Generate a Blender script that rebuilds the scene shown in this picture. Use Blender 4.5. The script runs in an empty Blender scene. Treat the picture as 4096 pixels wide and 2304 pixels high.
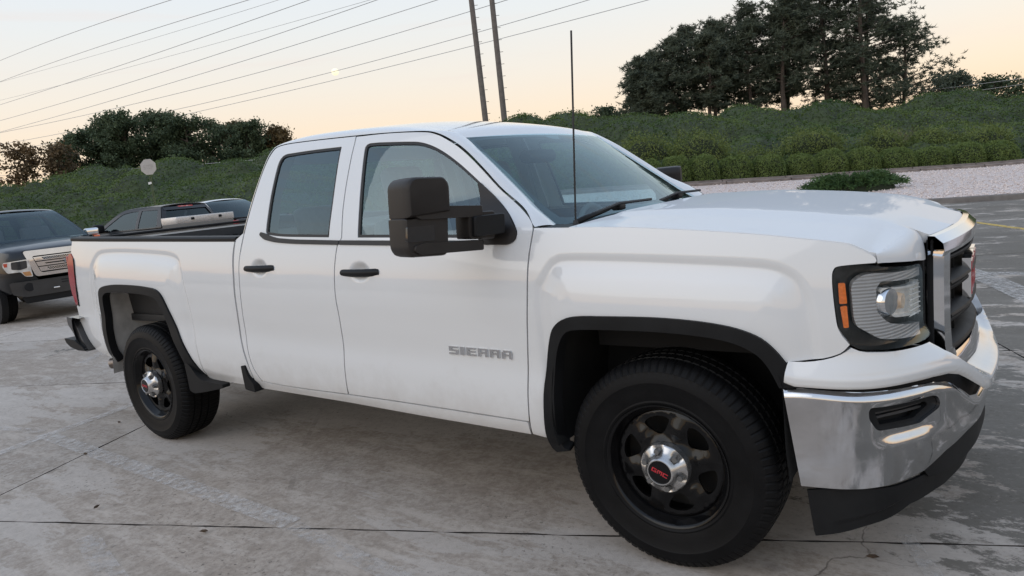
import bpy, bmesh, math, random
import numpy as np
from mathutils import Matrix, Vector
from mathutils.geometry import delaunay_2d_cdt
rng = np.random.default_rng(7); random.seed(7)
SC = bpy.context.scene
COL = SC.collection

# ------------------------------------------------------------------ camera
CAM = np.array([1.004, -3.184, 1.463])
YAW, PITCH, ROLL = (math.radians(a) for a in (-35.93, -8.456, -5.902))
_f = np.array([math.sin(YAW)*math.cos(PITCH), math.cos(YAW)*math.cos(PITCH), math.sin(PITCH)])
_r = np.array([math.cos(YAW), -math.sin(YAW), 0.0]); _u = np.cross(_r, _f)
_r2 = _r*math.cos(ROLL)+_u*math.sin(ROLL); _u2 = -_r*math.sin(ROLL)+_u*math.cos(ROLL)
cam = bpy.data.cameras.new('camera'); camo = bpy.data.objects.new('camera', cam); COL.objects.link(camo)
cam.sensor_fit = 'HORIZONTAL'; cam.angle = math.radians(73.10); cam.clip_start = .05; cam.clip_end = 3000
M = Matrix.Identity(4)
for i in range(3):
    M[i][0] = _r2[i]; M[i][1] = _u2[i]; M[i][2] = -_f[i]; M[i][3] = CAM[i]
camo.matrix_world = M
SC.camera = camo

# ------------------------------------------------------------------ sky, sun, exposure
SUN_EL, SUN_AZ = math.radians(30.0), math.radians(205.0)       # azimuth clockwise from +Y: the sun is low, behind the camera
world = bpy.data.worlds.new('World'); SC.world = world; world.use_nodes = True
wn, wl = world.node_tree.nodes, world.node_tree.links; wn.clear()
wout = wn.new('ShaderNodeOutputWorld'); wbg = wn.new('ShaderNodeBackground')
sky = wn.new('ShaderNodeTexSky'); sky.sky_type = 'NISHITA'; sky.sun_disc = False
sky.sun_elevation = SUN_EL; sky.sun_rotation = SUN_AZ; sky.air_density = 1.0; sky.dust_density = 2.0; sky.ozone_density = 1.0
wtc = wn.new('ShaderNodeTexCoord'); wsep = wn.new('ShaderNodeSeparateXYZ'); wl.new(wtc.outputs['Generated'], wsep.inputs[0])
wramp = wn.new('ShaderNodeValToRGB'); wl.new(wsep.outputs['Z'], wramp.inputs[0])
cr = wramp.color_ramp
SKY = [(0.0, (1.0, .62, .36)), (.04, (.98, .69, .445)), (.09, (.95, .76, .56)), (.15, (.89, .80, .68)), (.23, (.81, .82, .80)), (.30, (.76, .81, .86)), (.45, (.64, .75, .90)), (1.0, (.50, .64, .88))]
while len(cr.elements) < len(SKY): cr.elements.new(.5)
for e, (p, c) in zip(cr.elements, SKY): e.position = p; e.color = (*c, 1)
# faint drawn-out cloud streaks low in the sky
wmap = wn.new('ShaderNodeMapping'); wmap.inputs['Scale'].default_value = (2.2, 2.2, 34); wl.new(wtc.outputs['Generated'], wmap.inputs[0])
wno = wn.new('ShaderNodeTexNoise'); wno.inputs['Scale'].default_value = 1.4; wno.inputs['Detail'].default_value = 5; wl.new(wmap.outputs[0], wno.inputs[0])
wcr = wn.new('ShaderNodeMapRange'); wcr.inputs[1].default_value = .56; wcr.inputs[2].default_value = .75; wcr.inputs[4].default_value = .30; wl.new(wno.outputs[0], wcr.inputs[0])
wmx = wn.new('ShaderNodeMix'); wmx.data_type = 'RGBA'; wl.new(wcr.outputs[0], wmx.inputs[0]); wl.new(wramp.outputs[0], wmx.inputs[6]); wmx.inputs[7].default_value = (.86, .70, .62, 1)
wsc = wn.new('ShaderNodeVectorMath'); wsc.operation = 'SCALE'; wsc.inputs[3].default_value = .02; wl.new(sky.outputs[0], wsc.inputs[0])
wad = wn.new('ShaderNodeVectorMath'); wad.operation = 'ADD'; wl.new(wmx.outputs[2], wad.inputs[0]); wl.new(wsc.outputs[0], wad.inputs[1])
wl.new(wad.outputs[0], wbg.inputs[0]); wbg.inputs[1].default_value = .96
wl.new(wbg.outputs[0], wout.inputs[0])
sun = bpy.data.lights.new('sun', 'SUN'); sun.energy = .50; sun.angle = math.radians(50); sun.color = (1.0, .97, .94)
suno = bpy.data.objects.new('sun', sun); COL.objects.link(suno)
SE = SUN_EL
sd = Vector((math.sin(SUN_AZ)*math.cos(SE), math.cos(SUN_AZ)*math.cos(SE), math.sin(SE)))
suno.rotation_euler = sd.to_track_quat('Z', 'Y').to_euler(); suno.location = (5, -20, 15)
SC.view_settings.view_transform = 'Standard'; SC.view_settings.look = 'None'; SC.view_settings.gamma = 1; SC.view_settings.exposure = 0.06
try: SC.cycles.max_bounces = 8; SC.cycles.transparent_max_bounces = 16
except Exception: pass

# ------------------------------------------------------------------ materials (all procedural)
MATS = {}
def mat(name, col, rough=.5, metal=0., var=.08, scale=6., coat=0., bump=0., bscale=60., spec=.5, alpha=1., trans=0., emit=None, col2=None, coord='Object', thresh=None, detail=4.):
    if name in MATS: return MATS[name]
    m = bpy.data.materials.new(name); m.use_nodes = True; n, l = m.node_tree.nodes, m.node_tree.links
    b = n['Principled BSDF']; tc = n.new('ShaderNodeTexCoord')
    no = n.new('ShaderNodeTexNoise'); no.inputs['Scale'].default_value = scale; no.inputs['Detail'].default_value = detail; l.new(tc.outputs[coord], no.inputs[0])
    rp = n.new('ShaderNodeValToRGB'); l.new(no.outputs[0], rp.inputs[0])
    c2 = col2 or tuple(min(1, c*(1+var)) for c in col); c1 = col if col2 else tuple(c*(1-var) for c in col)
    lo, hi = thresh or (.3, .7)
    rp.color_ramp.elements[0].position = lo; rp.color_ramp.elements[1].position = hi
    rp.color_ramp.elements[0].color = (*c1, 1); rp.color_ramp.elements[1].color = (*c2, 1); l.new(rp.outputs[0], b.inputs['Base Color'])
    mr = n.new('ShaderNodeMapRange'); mr.inputs[3].default_value = rough*.85; mr.inputs[4].default_value = min(1, rough*1.2); l.new(no.outputs[0], mr.inputs[0]); l.new(mr.outputs[0], b.inputs['Roughness'])
    b.inputs['Metallic'].default_value = metal; b.inputs['Coat Weight'].default_value = coat; b.inputs['Coat Roughness'].default_value = .03
    b.inputs['Specular IOR Level'].default_value = spec; b.inputs['Alpha'].default_value = alpha; b.inputs['Transmission Weight'].default_value = trans
    if emit: b.inputs['Emission Color'].default_value = (*emit[0], 1); b.inputs['Emission Strength'].default_value = emit[1]
    if bump:
        n2 = n.new('ShaderNodeTexNoise'); n2.inputs['Scale'].default_value = bscale; n2.inputs['Detail'].default_value = 3; l.new(tc.outputs[coord], n2.inputs[0])
        bp = n.new('ShaderNodeBump'); bp.inputs['Strength'].default_value = bump; bp.inputs['Distance'].default_value = .01; l.new(n2.outputs[0], bp.inputs['Height']); l.new(bp.outputs[0], b.inputs['Normal'])
    MATS[name] = m; return m
def glassmat(name, tint, refl=.12, rough=.0, ior=1.5):
    m = bpy.data.materials.new(name); m.use_nodes = True; n, l = m.node_tree.nodes, m.node_tree.links; n.clear()
    o = n.new('ShaderNodeOutputMaterial'); t = n.new('ShaderNodeBsdfTransparent'); g = n.new('ShaderNodeBsdfGlossy'); g.inputs['Roughness'].default_value = rough; g.inputs['Color'].default_value = (.78, .93, .98, 1)
    tc = n.new('ShaderNodeTexCoord'); no = n.new('ShaderNodeTexNoise'); no.inputs['Scale'].default_value = 3.; l.new(tc.outputs['Object'], no.inputs[0])
    rp = n.new('ShaderNodeValToRGB'); l.new(no.outputs[0], rp.inputs[0])
    rp.color_ramp.elements[0].color = (*[c*.96 for c in tint], 1); rp.color_ramp.elements[1].color = (*[min(1, c*1.04) for c in tint], 1); l.new(rp.outputs[0], t.inputs[0])
    fr = n.new('ShaderNodeFresnel'); ge = n.new('ShaderNodeNewGeometry'); mi = n.new('ShaderNodeMapRange'); mi.inputs[3].default_value = ior; mi.inputs[4].default_value = 1/ior; l.new(ge.outputs['Backfacing'], mi.inputs[0]); l.new(mi.outputs[0], fr.inputs[0])   # a thin pane: same index from both sides
    ad = n.new('ShaderNodeMath'); ad.operation = 'MULTIPLY_ADD'; ad.inputs[1].default_value = 1.05; ad.inputs[2].default_value = refl; ad.use_clamp = True; l.new(fr.outputs[0], ad.inputs[0])
    mx = n.new('ShaderNodeMixShader'); l.new(ad.outputs[0], mx.inputs[0]); l.new(t.outputs[0], mx.inputs[1]); l.new(g.outputs[0], mx.inputs[2]); l.new(mx.outputs[0], o.inputs[0])
    MATS[name] = m; return m

PAINT = mat('white_paint', (.70, .705, .708), .12, var=.012, scale=1.5, coat=1., spec=.12)
PAINT.node_tree.nodes['Principled BSDF'].inputs['Coat IOR'].default_value = 1.58; PAINT.node_tree.nodes['Principled BSDF'].inputs['Coat Roughness'].default_value = .05
def grime(m):      # road dust thrown up along the sills
    n, l = m.node_tree.nodes, m.node_tree.links; b = n['Principled BSDF']; src = b.inputs['Base Color'].links[0].from_socket
    tc = n.new('ShaderNodeTexCoord'); sp_ = n.new('ShaderNodeSeparateXYZ'); l.new(tc.outputs['Object'], sp_.inputs[0])
    no = n.new('ShaderNodeTexNoise'); no.inputs['Scale'].default_value = 7; no.inputs['Detail'].default_value = 8; no.inputs['Roughness'].default_value = .7; l.new(tc.outputs['Object'], no.inputs[0])
    a = n.new('ShaderNodeMath'); a.operation = 'MULTIPLY_ADD'; a.inputs[1].default_value = .45; l.new(no.outputs[0], a.inputs[0]); l.new(sp_.outputs[2], a.inputs[2])
    r = n.new('ShaderNodeMapRange'); r.inputs[1].default_value = .66; r.inputs[2].default_value = .88; r.inputs[3].default_value = .28; r.inputs[4].default_value = 0.; l.new(a.outputs[0], r.inputs[0])
    mx = n.new('ShaderNodeMix'); mx.data_type = 'RGBA'; l.new(r.outputs[0], mx.inputs[0]); l.new(src, mx.inputs[6]); mx.inputs[7].default_value = (.36, .31, .26, 1); l.new(mx.outputs[2], b.inputs['Base Color'])
grime(PAINT)
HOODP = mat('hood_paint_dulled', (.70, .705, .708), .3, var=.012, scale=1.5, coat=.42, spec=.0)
PLASTIC = mat('black_plastic', (.010, .0105, .0115), .5, spec=.2, var=.2, scale=9, bump=.04, bscale=400)
PLASTIC2 = mat('grey_plastic', (.045, .045, .047), .42, var=.15, scale=9)
RUBBER = mat('rubber', (.016, .016, .017), .55, var=.2, scale=14)
TYRE = mat('tyre_rubber', (.0055, .0055, .006), .5, spec=.14, var=.3, scale=10, bump=.06, bscale=150)
DARK = mat('dark_void', (.008, .008, .009), .9)
CHROME = mat('chrome', (.72, .73, .75), .07, 1., var=.03, scale=5)
CHROME_W = mat('worn_chrome', (.60, .60, .61), .10, 1., scale=7, col2=(.70, .70, .71))
BLACKGLOSS = mat('gloss_black_paint', (.003, .003, .0035), .28, coat=.4, var=.3, scale=12, spec=.12)
SILVER = mat('hub_silver', (.55, .54, .53), .26, .9, var=.1, scale=20)
AMBER = mat('amber_plastic', (.75, .17, .02), .25, var=.12, scale=120, coat=.5)
RED = mat('red_lens', (.30, .008, .02), .25, var=.2, scale=8, coat=.35, spec=.3)
GLASS = glassmat('side_glass', (.62, .77, .80), .08)
WGLASS = glassmat('windshield_glass', (.60, .77, .79), .02)
LENS = glassmat('clear_lens', (.97, .97, .97), .0)
SEAT = mat('seat_cloth', (.24, .235, .225), .9, var=.1, scale=30, bump=.1, bscale=300)
TRIM = mat('cabin_trim', (.13, .13, .13), .7, var=.12, scale=15)
UNDER = mat('underbody', (.009, .009, .009), .8, var=.3, scale=8)

# ------------------------------------------------------------------ helpers
def pchip(pts):
    x = np.array([p[0] for p in pts], float); y = np.array([p[1] for p in pts], float); h = np.diff(x); d = np.diff(y)/h
    m = np.zeros_like(y); m[0] = d[0]; m[-1] = d[-1]
    for i in range(1, len(x)-1):
        if d[i-1]*d[i] > 0:
            a, b = 2*h[i]+h[i-1], h[i]+2*h[i-1]; m[i] = (a+b)/(a/d[i-1]+b/d[i])
    def f(t):
        t = np.clip(np.asarray(t, float), x[0], x[-1]); i = np.clip(np.searchsorted(x, t)-1, 0, len(x)-2); u = (t-x[i])/h[i]
        return (2*u**3-3*u*u+1)*y[i]+(u**3-2*u*u+u)*h[i]*m[i]+(-2*u**3+3*u*u)*y[i+1]+(u**3-u*u)*h[i]*m[i+1]
    return f
def crv(pts, n=6):                       # Catmull-Rom through the points
    P = [np.array(p, float) for p in pts]; P = [2*P[0]-P[1]]+P+[2*P[-1]-P[-2]]; out = []
    for i in range(1, len(P)-2):
        for k in range(n):
            t = k/n; a, b, c, d = P[i-1:i+3]
            out.append(tuple(.5*((2*b)+(-a+c)*t+(2*a-5*b+4*c-d)*t*t+(-a+3*b-3*c+d)*t**3)))
    out.append(tuple(P[-2])); return out
def closed(pts, n=5):
    k = len(pts); P = [np.array(p, float) for p in pts]; out = []
    for i in range(k):
        a, b, c, d = P[i-1], P[i], P[(i+1) % k], P[(i+2) % k]
        for j in range(n):
            t = j/n; out.append(tuple(.5*((2*b)+(-a+c)*t+(2*a-5*b+4*c-d)*t*t+(-a+3*b-3*c+d)*t**3)))
    return out
def roundpoly(pts, r, n=4):              # polygon with rounded corners; r a number or list
    P = [np.array(p, float) for p in pts]; out = []
    for i in range(len(P)):
        a, b, c = P[i-1], P[i], P[(i+1) % len(P)]; rr = r[i] if isinstance(r, (list, tuple)) else r
        d1, d2 = a-b, c-b; l1, l2 = np.linalg.norm(d1), np.linalg.norm(d2); q = min(rr, .48*l1, .48*l2)
        if q < 1e-5: out.append(tuple(b)); continue
        s, e = b+d1/l1*q, b+d2/l2*q
        for k in range(n+1):
            t = k/n; out.append(tuple((1-t)**2*s+2*t*(1-t)*b+t*t*e))
    return out
def resample(pts, step):
    out = []
    for i in range(len(pts)):
        a = np.array(pts[i], float); b = np.array(pts[(i+1) % len(pts)], float); L = np.linalg.norm(b-a)
        if L < 1e-6: continue
        k = max(1, int(math.ceil(L/step)))
        for j in range(k): out.append(tuple(a+(b-a)*j/k))
    return out
def area(p):
    p = np.array(p); x, y = p[:, 0], p[:, 1]; return .5*np.sum(x*np.roll(y, -1)-np.roll(x, -1)*y)
def inside(pts, poly):
    pts = np.asarray(pts); poly = np.asarray(poly); x, y = pts[:, 0][:, None], pts[:, 1][:, None]
    x1, y1 = poly[:, 0], poly[:, 1]; x2, y2 = np.roll(x1, -1), np.roll(y1, -1)
    with np.errstate(divide='ignore', invalid='ignore'):
        c = ((y1 > y) != (y2 > y)) & (x < (x2-x1)*(y-y1)/(y2-y1+1e-30)+x1)
    return c.sum(1) % 2 == 1
def segdist(pts, poly, close=True):
    pts = np.asarray(pts, float); poly = np.asarray(poly, float); A = poly if close else poly[:-1]; B = np.roll(poly, -1, 0) if close else poly[1:]
    best = np.full(len(pts), 1e9)
    for a, b in zip(A, B):
        d = b-a; L = d@d
        t = np.clip(((pts-a)@d)/(L+1e-12), 0, 1); q = pts-(a+t[:, None]*d); best = np.minimum(best, np.hypot(q[:, 0], q[:, 1]))
    return best
def offset(poly, d):                     # inset (d>0) of a closed polygon
    p = np.array(poly, float); s = 1 if area(p) > 0 else -1
    e = np.roll(p, -1, 0)-p; e /= np.linalg.norm(e, axis=1)[:, None]+1e-12
    n = np.stack([-e[:, 1], e[:, 0]], 1)*s; v = n+np.roll(n, 1, 0); v /= np.maximum(np.sum(v*np.roll(n, 1, 0), 1), .35)[:, None]
    return [tuple(q) for q in p+v*d]

def link(o, parent=None):
    COL.objects.link(o)
    if parent is not None:
        o.parent = parent
        if parent.type == 'EMPTY' and not parent.get('_local'): o.location = -parent.location
    return o
def mobj(name, verts, faces, m, parent=None, smooth=False, normals=None, sharp=None):
    me = bpy.data.meshes.new(name); me.from_pydata([tuple(map(float, v)) for v in verts], [], [tuple(int(i) for i in f) for f in faces])
    if smooth:
        me.polygons.foreach_set('use_smooth', [True]*len(me.polygons))
        if sharp is not None:
            try: me.set_sharp_from_angle(angle=math.radians(sharp))
            except Exception: pass
    if normals is not None: me.normals_split_custom_set_from_vertices([tuple(map(float, n)) for n in normals])
    for mm in (m if isinstance(m, (list, tuple)) else [m]): me.materials.append(mm)
    return link(bpy.data.objects.new(name, me), parent)
def tri_np(name, V, F, m, parent=None, k=3, smooth=False):    # fast big mesh from numpy arrays
    V = np.asarray(V, np.float32); F = np.asarray(F, np.int32)
    me = bpy.data.meshes.new(name); me.vertices.add(len(V)); me.vertices.foreach_set('co', V.ravel())
    me.loops.add(F.size); me.loops.foreach_set('vertex_index', F.ravel()); me.polygons.add(len(F))
    me.polygons.foreach_set('loop_start', np.arange(0, F.size, k, dtype=np.int32)); me.polygons.foreach_set('loop_total', np.full(len(F), k, np.int32))
    if smooth: me.polygons.foreach_set('use_smooth', np.ones(len(F), bool))
    me.update(calc_edges=True); me.materials.append(m)
    return link(bpy.data.objects.new(name, me), parent)
def tag(o, label=None, cat=None, group=None, kind=None):
    if label: o['label'] = label
    if cat: o['category'] = cat
    if group: o['group'] = group
    if kind: o['kind'] = kind
    return o
def empty(name, loc, rz=0, local=False):
    o = bpy.data.objects.new(name, None); COL.objects.link(o); o.location = loc; o.rotation_euler = (0, 0, rz); o.empty_display_size = .2
    if local: o['_local'] = 1
    return o

def panel(name, surf, outline, m, parent, holes=(), step=.03, depth=.02, out=(0, -1, 0), mirror=True, refine=(), rings_in=(), extra=None):
    """A sheet cut from a surface surf(U,V)->xyz along an outline, with returned edges; also its mirror image across the truck."""
    rings = [resample(r, step) for r in [outline]+list(holes)]
    pts, edges = [], []
    for r in rings:
        s = len(pts); pts += r; edges += [(s+i, s+(i+1) % len(r)) for i in range(len(r))]
    nb = len(pts); P = np.array(rings[0]); lo, hi = P.min(0), P.max(0)
    gx, gy = np.arange(lo[0]+step*.5, hi[0], step), np.arange(lo[1]+step*.5, hi[1], step)
    G = np.array([(x+(step*.25 if j % 2 else 0), y) for j, y in enumerate(gy) for x in gx]) if len(gx) and len(gy) else np.zeros((0, 2))
    for (cx, cy, rx, ry, st) in refine:
        a, b = np.meshgrid(np.arange(cx-rx, cx+rx, st), np.arange(cy-ry, cy+ry, st)); 
        if len(G): G = G[~((abs(G[:, 0]-cx) < rx) & (abs(G[:, 1]-cy) < ry))]
        G = np.concatenate([G, np.stack([a.ravel(), b.ravel()], 1)])
    E = []
    for q in rings_in:
        for r in rings: E += offset(resample(r, step*.8), q if r is rings[0] else -q)
    if extra is not None: E += list(extra)
    if E:
        E = np.array(E)
        if len(G):
            cell = {}; 
            for e in E: cell.setdefault((int(e[0]//.03), int(e[1]//.03)), []).append(e)
            keep = []
            for g in G:
                cx, cy = int(g[0]//.03), int(g[1]//.03); ok = True
                for i in (-1, 0, 1):
                    for j in (-1, 0, 1):
                        for e in cell.get((cx+i, cy+j), ()):
                            if (e[0]-g[0])**2+(e[1]-g[1])**2 < (step*.5)**2: ok = False
                if ok: keep.append(g)
            G = np.array(keep) if keep else np.zeros((0, 2))
        G = np.concatenate([G, E])
    if len(G):
        k = inside(G, rings[0])
        for h in rings[1:]: k &= ~inside(G, h)
        G = G[k]
    if len(G):
        k = np.ones(len(G), bool)
        for r in rings: k &= segdist(G, r) > min(step*.42, .004 if E is not None and len(E) else 1)
        G = G[k]
    allp = pts+[tuple(g) for g in G]
    vv, ee, ff, *_ = delaunay_2d_cdt([Vector(p) for p in allp], edges, [], 0, 1e-6)
    V2 = np.array([tuple(v) for v in vv]); T = np.array([f for f in ff if len(f) == 3])
    c = V2[T].mean(1); k = inside(c, rings[0])
    for h in rings[1:]: k &= ~inside(c, h)
    T = T[k]
    def nrm(U):
        e = 1e-3; du = surf(U[:, 0]+e, U[:, 1])-surf(U[:, 0]-e, U[:, 1]); dv = surf(U[:, 0], U[:, 1]+e)-surf(U[:, 0], U[:, 1]-e)
        n = np.cross(du, dv); n /= np.linalg.norm(n, axis=1)[:, None]+1e-12; s = np.sign(n@np.array(out, float)); s[s == 0] = 1
        return n*s[:, None]
    X = surf(V2[:, 0], V2[:, 1]); N = nrm(V2)
    a, b, cc = X[T[:, 0]], X[T[:, 1]], X[T[:, 2]]
    fl = np.sum(np.cross(b-a, cc-a)*N[T].mean(1), 1) < 0
    T[fl] = T[fl][:, ::-1]
    verts, norms, faces = [X], [N], [T]; base = len(X); quads = []
    if depth:
        for ri, r in enumerate(rings):
            R = np.array(r); x = surf(R[:, 0], R[:, 1]); n = nrm(R); t = np.roll(x, -1, 0)-np.roll(x, 1, 0)
            sg = (1 if area(R) > 0 else -1)*(1 if ri == 0 else -1)
            side = np.cross(t, n); side /= np.linalg.norm(side, axis=1)[:, None]+1e-12
            # outward in-plane direction: test against polygon centroid is unreliable, use parametric inset
            ins = np.array(offset(r, 1e-3)); xi = surf(ins[:, 0], ins[:, 1]); d = x-xi
            if ri: d = -d
            side *= np.sign(np.sum(side*d, 1)+1e-15)[:, None]
            k = len(R); verts += [x, x-n*depth]; norms += [side, side]
            for i in range(k):
                j = (i+1) % k; q = (base+i, base+j, base+k+j, base+k+i)
                fn = np.cross(x[j]-x[i], -n[i])
                quads.append(q if fn@side[i] > 0 else q[::-1])
            base += 2*k
    V = np.concatenate(verts); Nn = np.concatenate(norms); F = [tuple(t) for t in T]+quads
    o = mobj(name, V, F, m, parent[0] if isinstance(parent, tuple) else parent, True, Nn)
    if not mirror: return o, None
    V2_ = V*np.array([1, -1, 1]); N2 = Nn*np.array([1, -1, 1])
    par2 = parent[1] if isinstance(parent, tuple) else parent
    o2 = mobj(name, V2_, [f[::-1] for f in F], m, par2, True, N2)
    return o, o2
def mirror_obj(o, parent=None):          # a mirror copy (across the truck) of a mesh built in truck coordinates
    me = o.data; V = np.zeros(len(me.vertices)*3); me.vertices.foreach_get('co', V); V = V.reshape(-1, 3)*np.array([1, -1, 1])
    q = mobj(o.name.split('.')[0], V, [tuple(p.vertices)[::-1] for p in me.polygons], list(me.materials), parent if parent is not None else o.parent, True, None, 35)
    return q
def box_bm(bm, c, s, rot=None, bevel=0., seg=2):
    r = bmesh.ops.create_cube(bm, size=1); vs = r['verts']
    bmesh.ops.scale(bm, vec=s, verts=vs)
    if bevel:
        es = list({e for v in vs for e in v.link_edges}); rr = bmesh.ops.bevel(bm, geom=es, offset=bevel, segments=seg, affect='EDGES', profile=.5); vs = list({v for f in rr['faces'] for v in f.verts} | {v for v in vs if v.is_valid})
    if rot is not None: bmesh.ops.rotate(bm, verts=vs, cent=(0, 0, 0), matrix=rot)
    bmesh.ops.translate(bm, verts=vs, vec=c); return vs
def bm_obj(name, bm, m, parent=None, sharp=35):
    me = bpy.data.meshes.new(name); bmesh.ops.recalc_face_normals(bm, faces=bm.faces); bm.to_mesh(me); bm.free()
    me.polygons.foreach_set('use_smooth', [True]*len(me.polygons))
    try: me.set_sharp_from_angle(angle=math.radians(sharp))
    except Exception: pass
    for mm in (m if isinstance(m, (list, tuple)) else [m]): me.materials.append(mm)
    return link(bpy.data.objects.new(name, me), parent)
def box(name, c, s, m, parent=None, rot=None, bevel=.004, seg=2):
    bm = bmesh.new(); box_bm(bm, c, s, rot, bevel, seg); return bm_obj(name, bm, m, parent)
def tube(name, pts, r, m, parent=None, n=8, cap=True):
    P = [np.array(p, float) for p in pts]; R = r if isinstance(r, (list, tuple)) else [r]*len(P); V, F = [], []
    t0 = P[1]-P[0]; up = np.array([0, 0, 1.]) if abs(t0[2]) < .9*np.linalg.norm(t0) else np.array([1., 0, 0])
    for i, p in enumerate(P):
        t = P[min(i+1, len(P)-1)]-P[max(i-1, 0)]; t /= np.linalg.norm(t)+1e-12
        a = np.cross(t, up); a /= np.linalg.norm(a)+1e-12; b = np.cross(a, t)
        for k in range(n): th = 2*math.pi*k/n; V.append(p+(a*math.cos(th)+b*math.sin(th))*R[i])
    for i in range(len(P)-1):
        for k in range(n): F.append((i*n+k, i*n+(k+1) % n, (i+1)*n+(k+1) % n, (i+1)*n+k))
    if cap: F += [tuple(range(n))[::-1], tuple((len(P)-1)*n+k for k in range(n))]
    return mobj(name, V, F, m, parent, True, None, 50)
def loft(name, rows, m, parent=None, sharp=40, close=False):
    nr, nc = len(rows), len(rows[0]); V = [p for r in rows for p in r]; F = []
    for i in range(nr-1):
        for j in range(nc if close else nc-1): F.append((i*nc+j, i*nc+(j+1) % nc, (i+1)*nc+(j+1) % nc, (i+1)*nc+j))
    return mobj(name, V, F, m, parent, True, None, sharp)
def poly_extrude(name, poly, to3, m, parent=None, d=.01):     # flat polygon poly(2D) placed by to3(u,v,w), thickness d
    k = len(poly); V = [to3(u, v, 0) for u, v in poly]+[to3(u, v, d) for u, v in poly]
    F = [tuple(range(k)), tuple(range(2*k-1, k-1, -1))]+[(i, i+k, (i+1) % k+k, (i+1) % k) for i in range(k)]
    bm = bmesh.new(); vs = [bm.verts.new(v) for v in V]
    for f in F: bm.faces.new([vs[i] for i in f])
    return bm_obj(name, bm, m, parent, 30)
GLY = {   # block letters: boxes in a unit cell
 'S': [(0, .8, 1, 1), (0, .4, 1, .6), (0, 0, 1, .2), (0, .6, .26, .8), (.74, .2, 1, .4)], 'I': [(.36, 0, .64, 1)],
 'E': [(0, 0, .26, 1), (.26, .8, 1, 1), (.26, .4, .92, .6), (.26, 0, 1, .2)],
 'R': [(0, 0, .26, 1), (.26, .8, 1, 1), (.26, .4, 1, .6), (.74, .6, 1, .8), (.74, 0, 1, .4)],
 'A': [(0, 0, .26, .8), (.12, .8, .88, 1), (.74, 0, 1, .8), (.26, .36, .74, .54)],
 'G': [(0, 0, .22, 1), (.22, .8, 1, 1), (.22, 0, 1, .2), (.78, .2, 1, .55), (.5, .4, .78, .55)],
 'M': [(0, 0, .2, 1), (.8, 0, 1, 1), (.2, .78, .8, 1), (.41, .25, .59, .78)],
 'C': [(0, 0, .22, 1), (.22, .8, 1, 1), (.22, 0, 1, .2)],
 'T': [(0, .8, 1, 1), (.38, 0, .62, .8)], 'O': [(0, 0, .24, 1), (.76, 0, 1, 1), (.24, .8, .76, 1), (.24, 0, .76, .2)], 'P': [(0, 0, .24, 1), (.24, .8, 1, 1), (.24, .42, 1, .58), (.76, .58, 1, .8)]}
def letters(name, word, w, h, gap, to3, m, parent, d=.006, shear=0.):
    V, F = [], []; x = 0
    for ch in word:
        cw = w*.45 if ch == 'I' else w
        for (a, b, c, e) in GLY[ch]:
            if ch == 'I': a, c = 0, 1.
            q = [(x+a*cw, b*h), (x+c*cw, b*h), (x+c*cw, e*h), (x+a*cw, e*h)]; s = len(V)
            for (u, v) in q: V.append(to3(u+shear*v, v, 0))
            for (u, v) in q: V.append(to3(u+shear*v, v, d))
            F += [(s+4, s+5, s+6, s+7), (s, s+3, s+2, s+1), (s, s+1, s+5, s+4), (s+1, s+2, s+6, s+5), (s+2, s+3, s+7, s+6), (s+3, s, s+4, s+7)]
        x += cw+gap
    bm = bmesh.new(); vs = [bm.verts.new(v) for v in V]
    for f in F: bm.faces.new([vs[i] for i in f])
    return bm_obj(name, bm, m, parent, 20)
# ================================================================== the site: a frame looking out over the lot (l = to the right, d = away)
FH = np.array([math.sin(YAW), math.cos(YAW)]); RH = np.array([math.cos(YAW), -math.sin(YAW)]); C2D = CAM[:2]
def LD(l, d, z=0.): p = C2D+RH*l+FH*d; return (float(p[0]), float(p[1]), float(z))
def LDa(A): A = np.asarray(A, float); P = C2D+A[:, :1]*RH+A[:, 1:2]*FH; return np.concatenate([P, A[:, 2:3]], 1)

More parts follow.
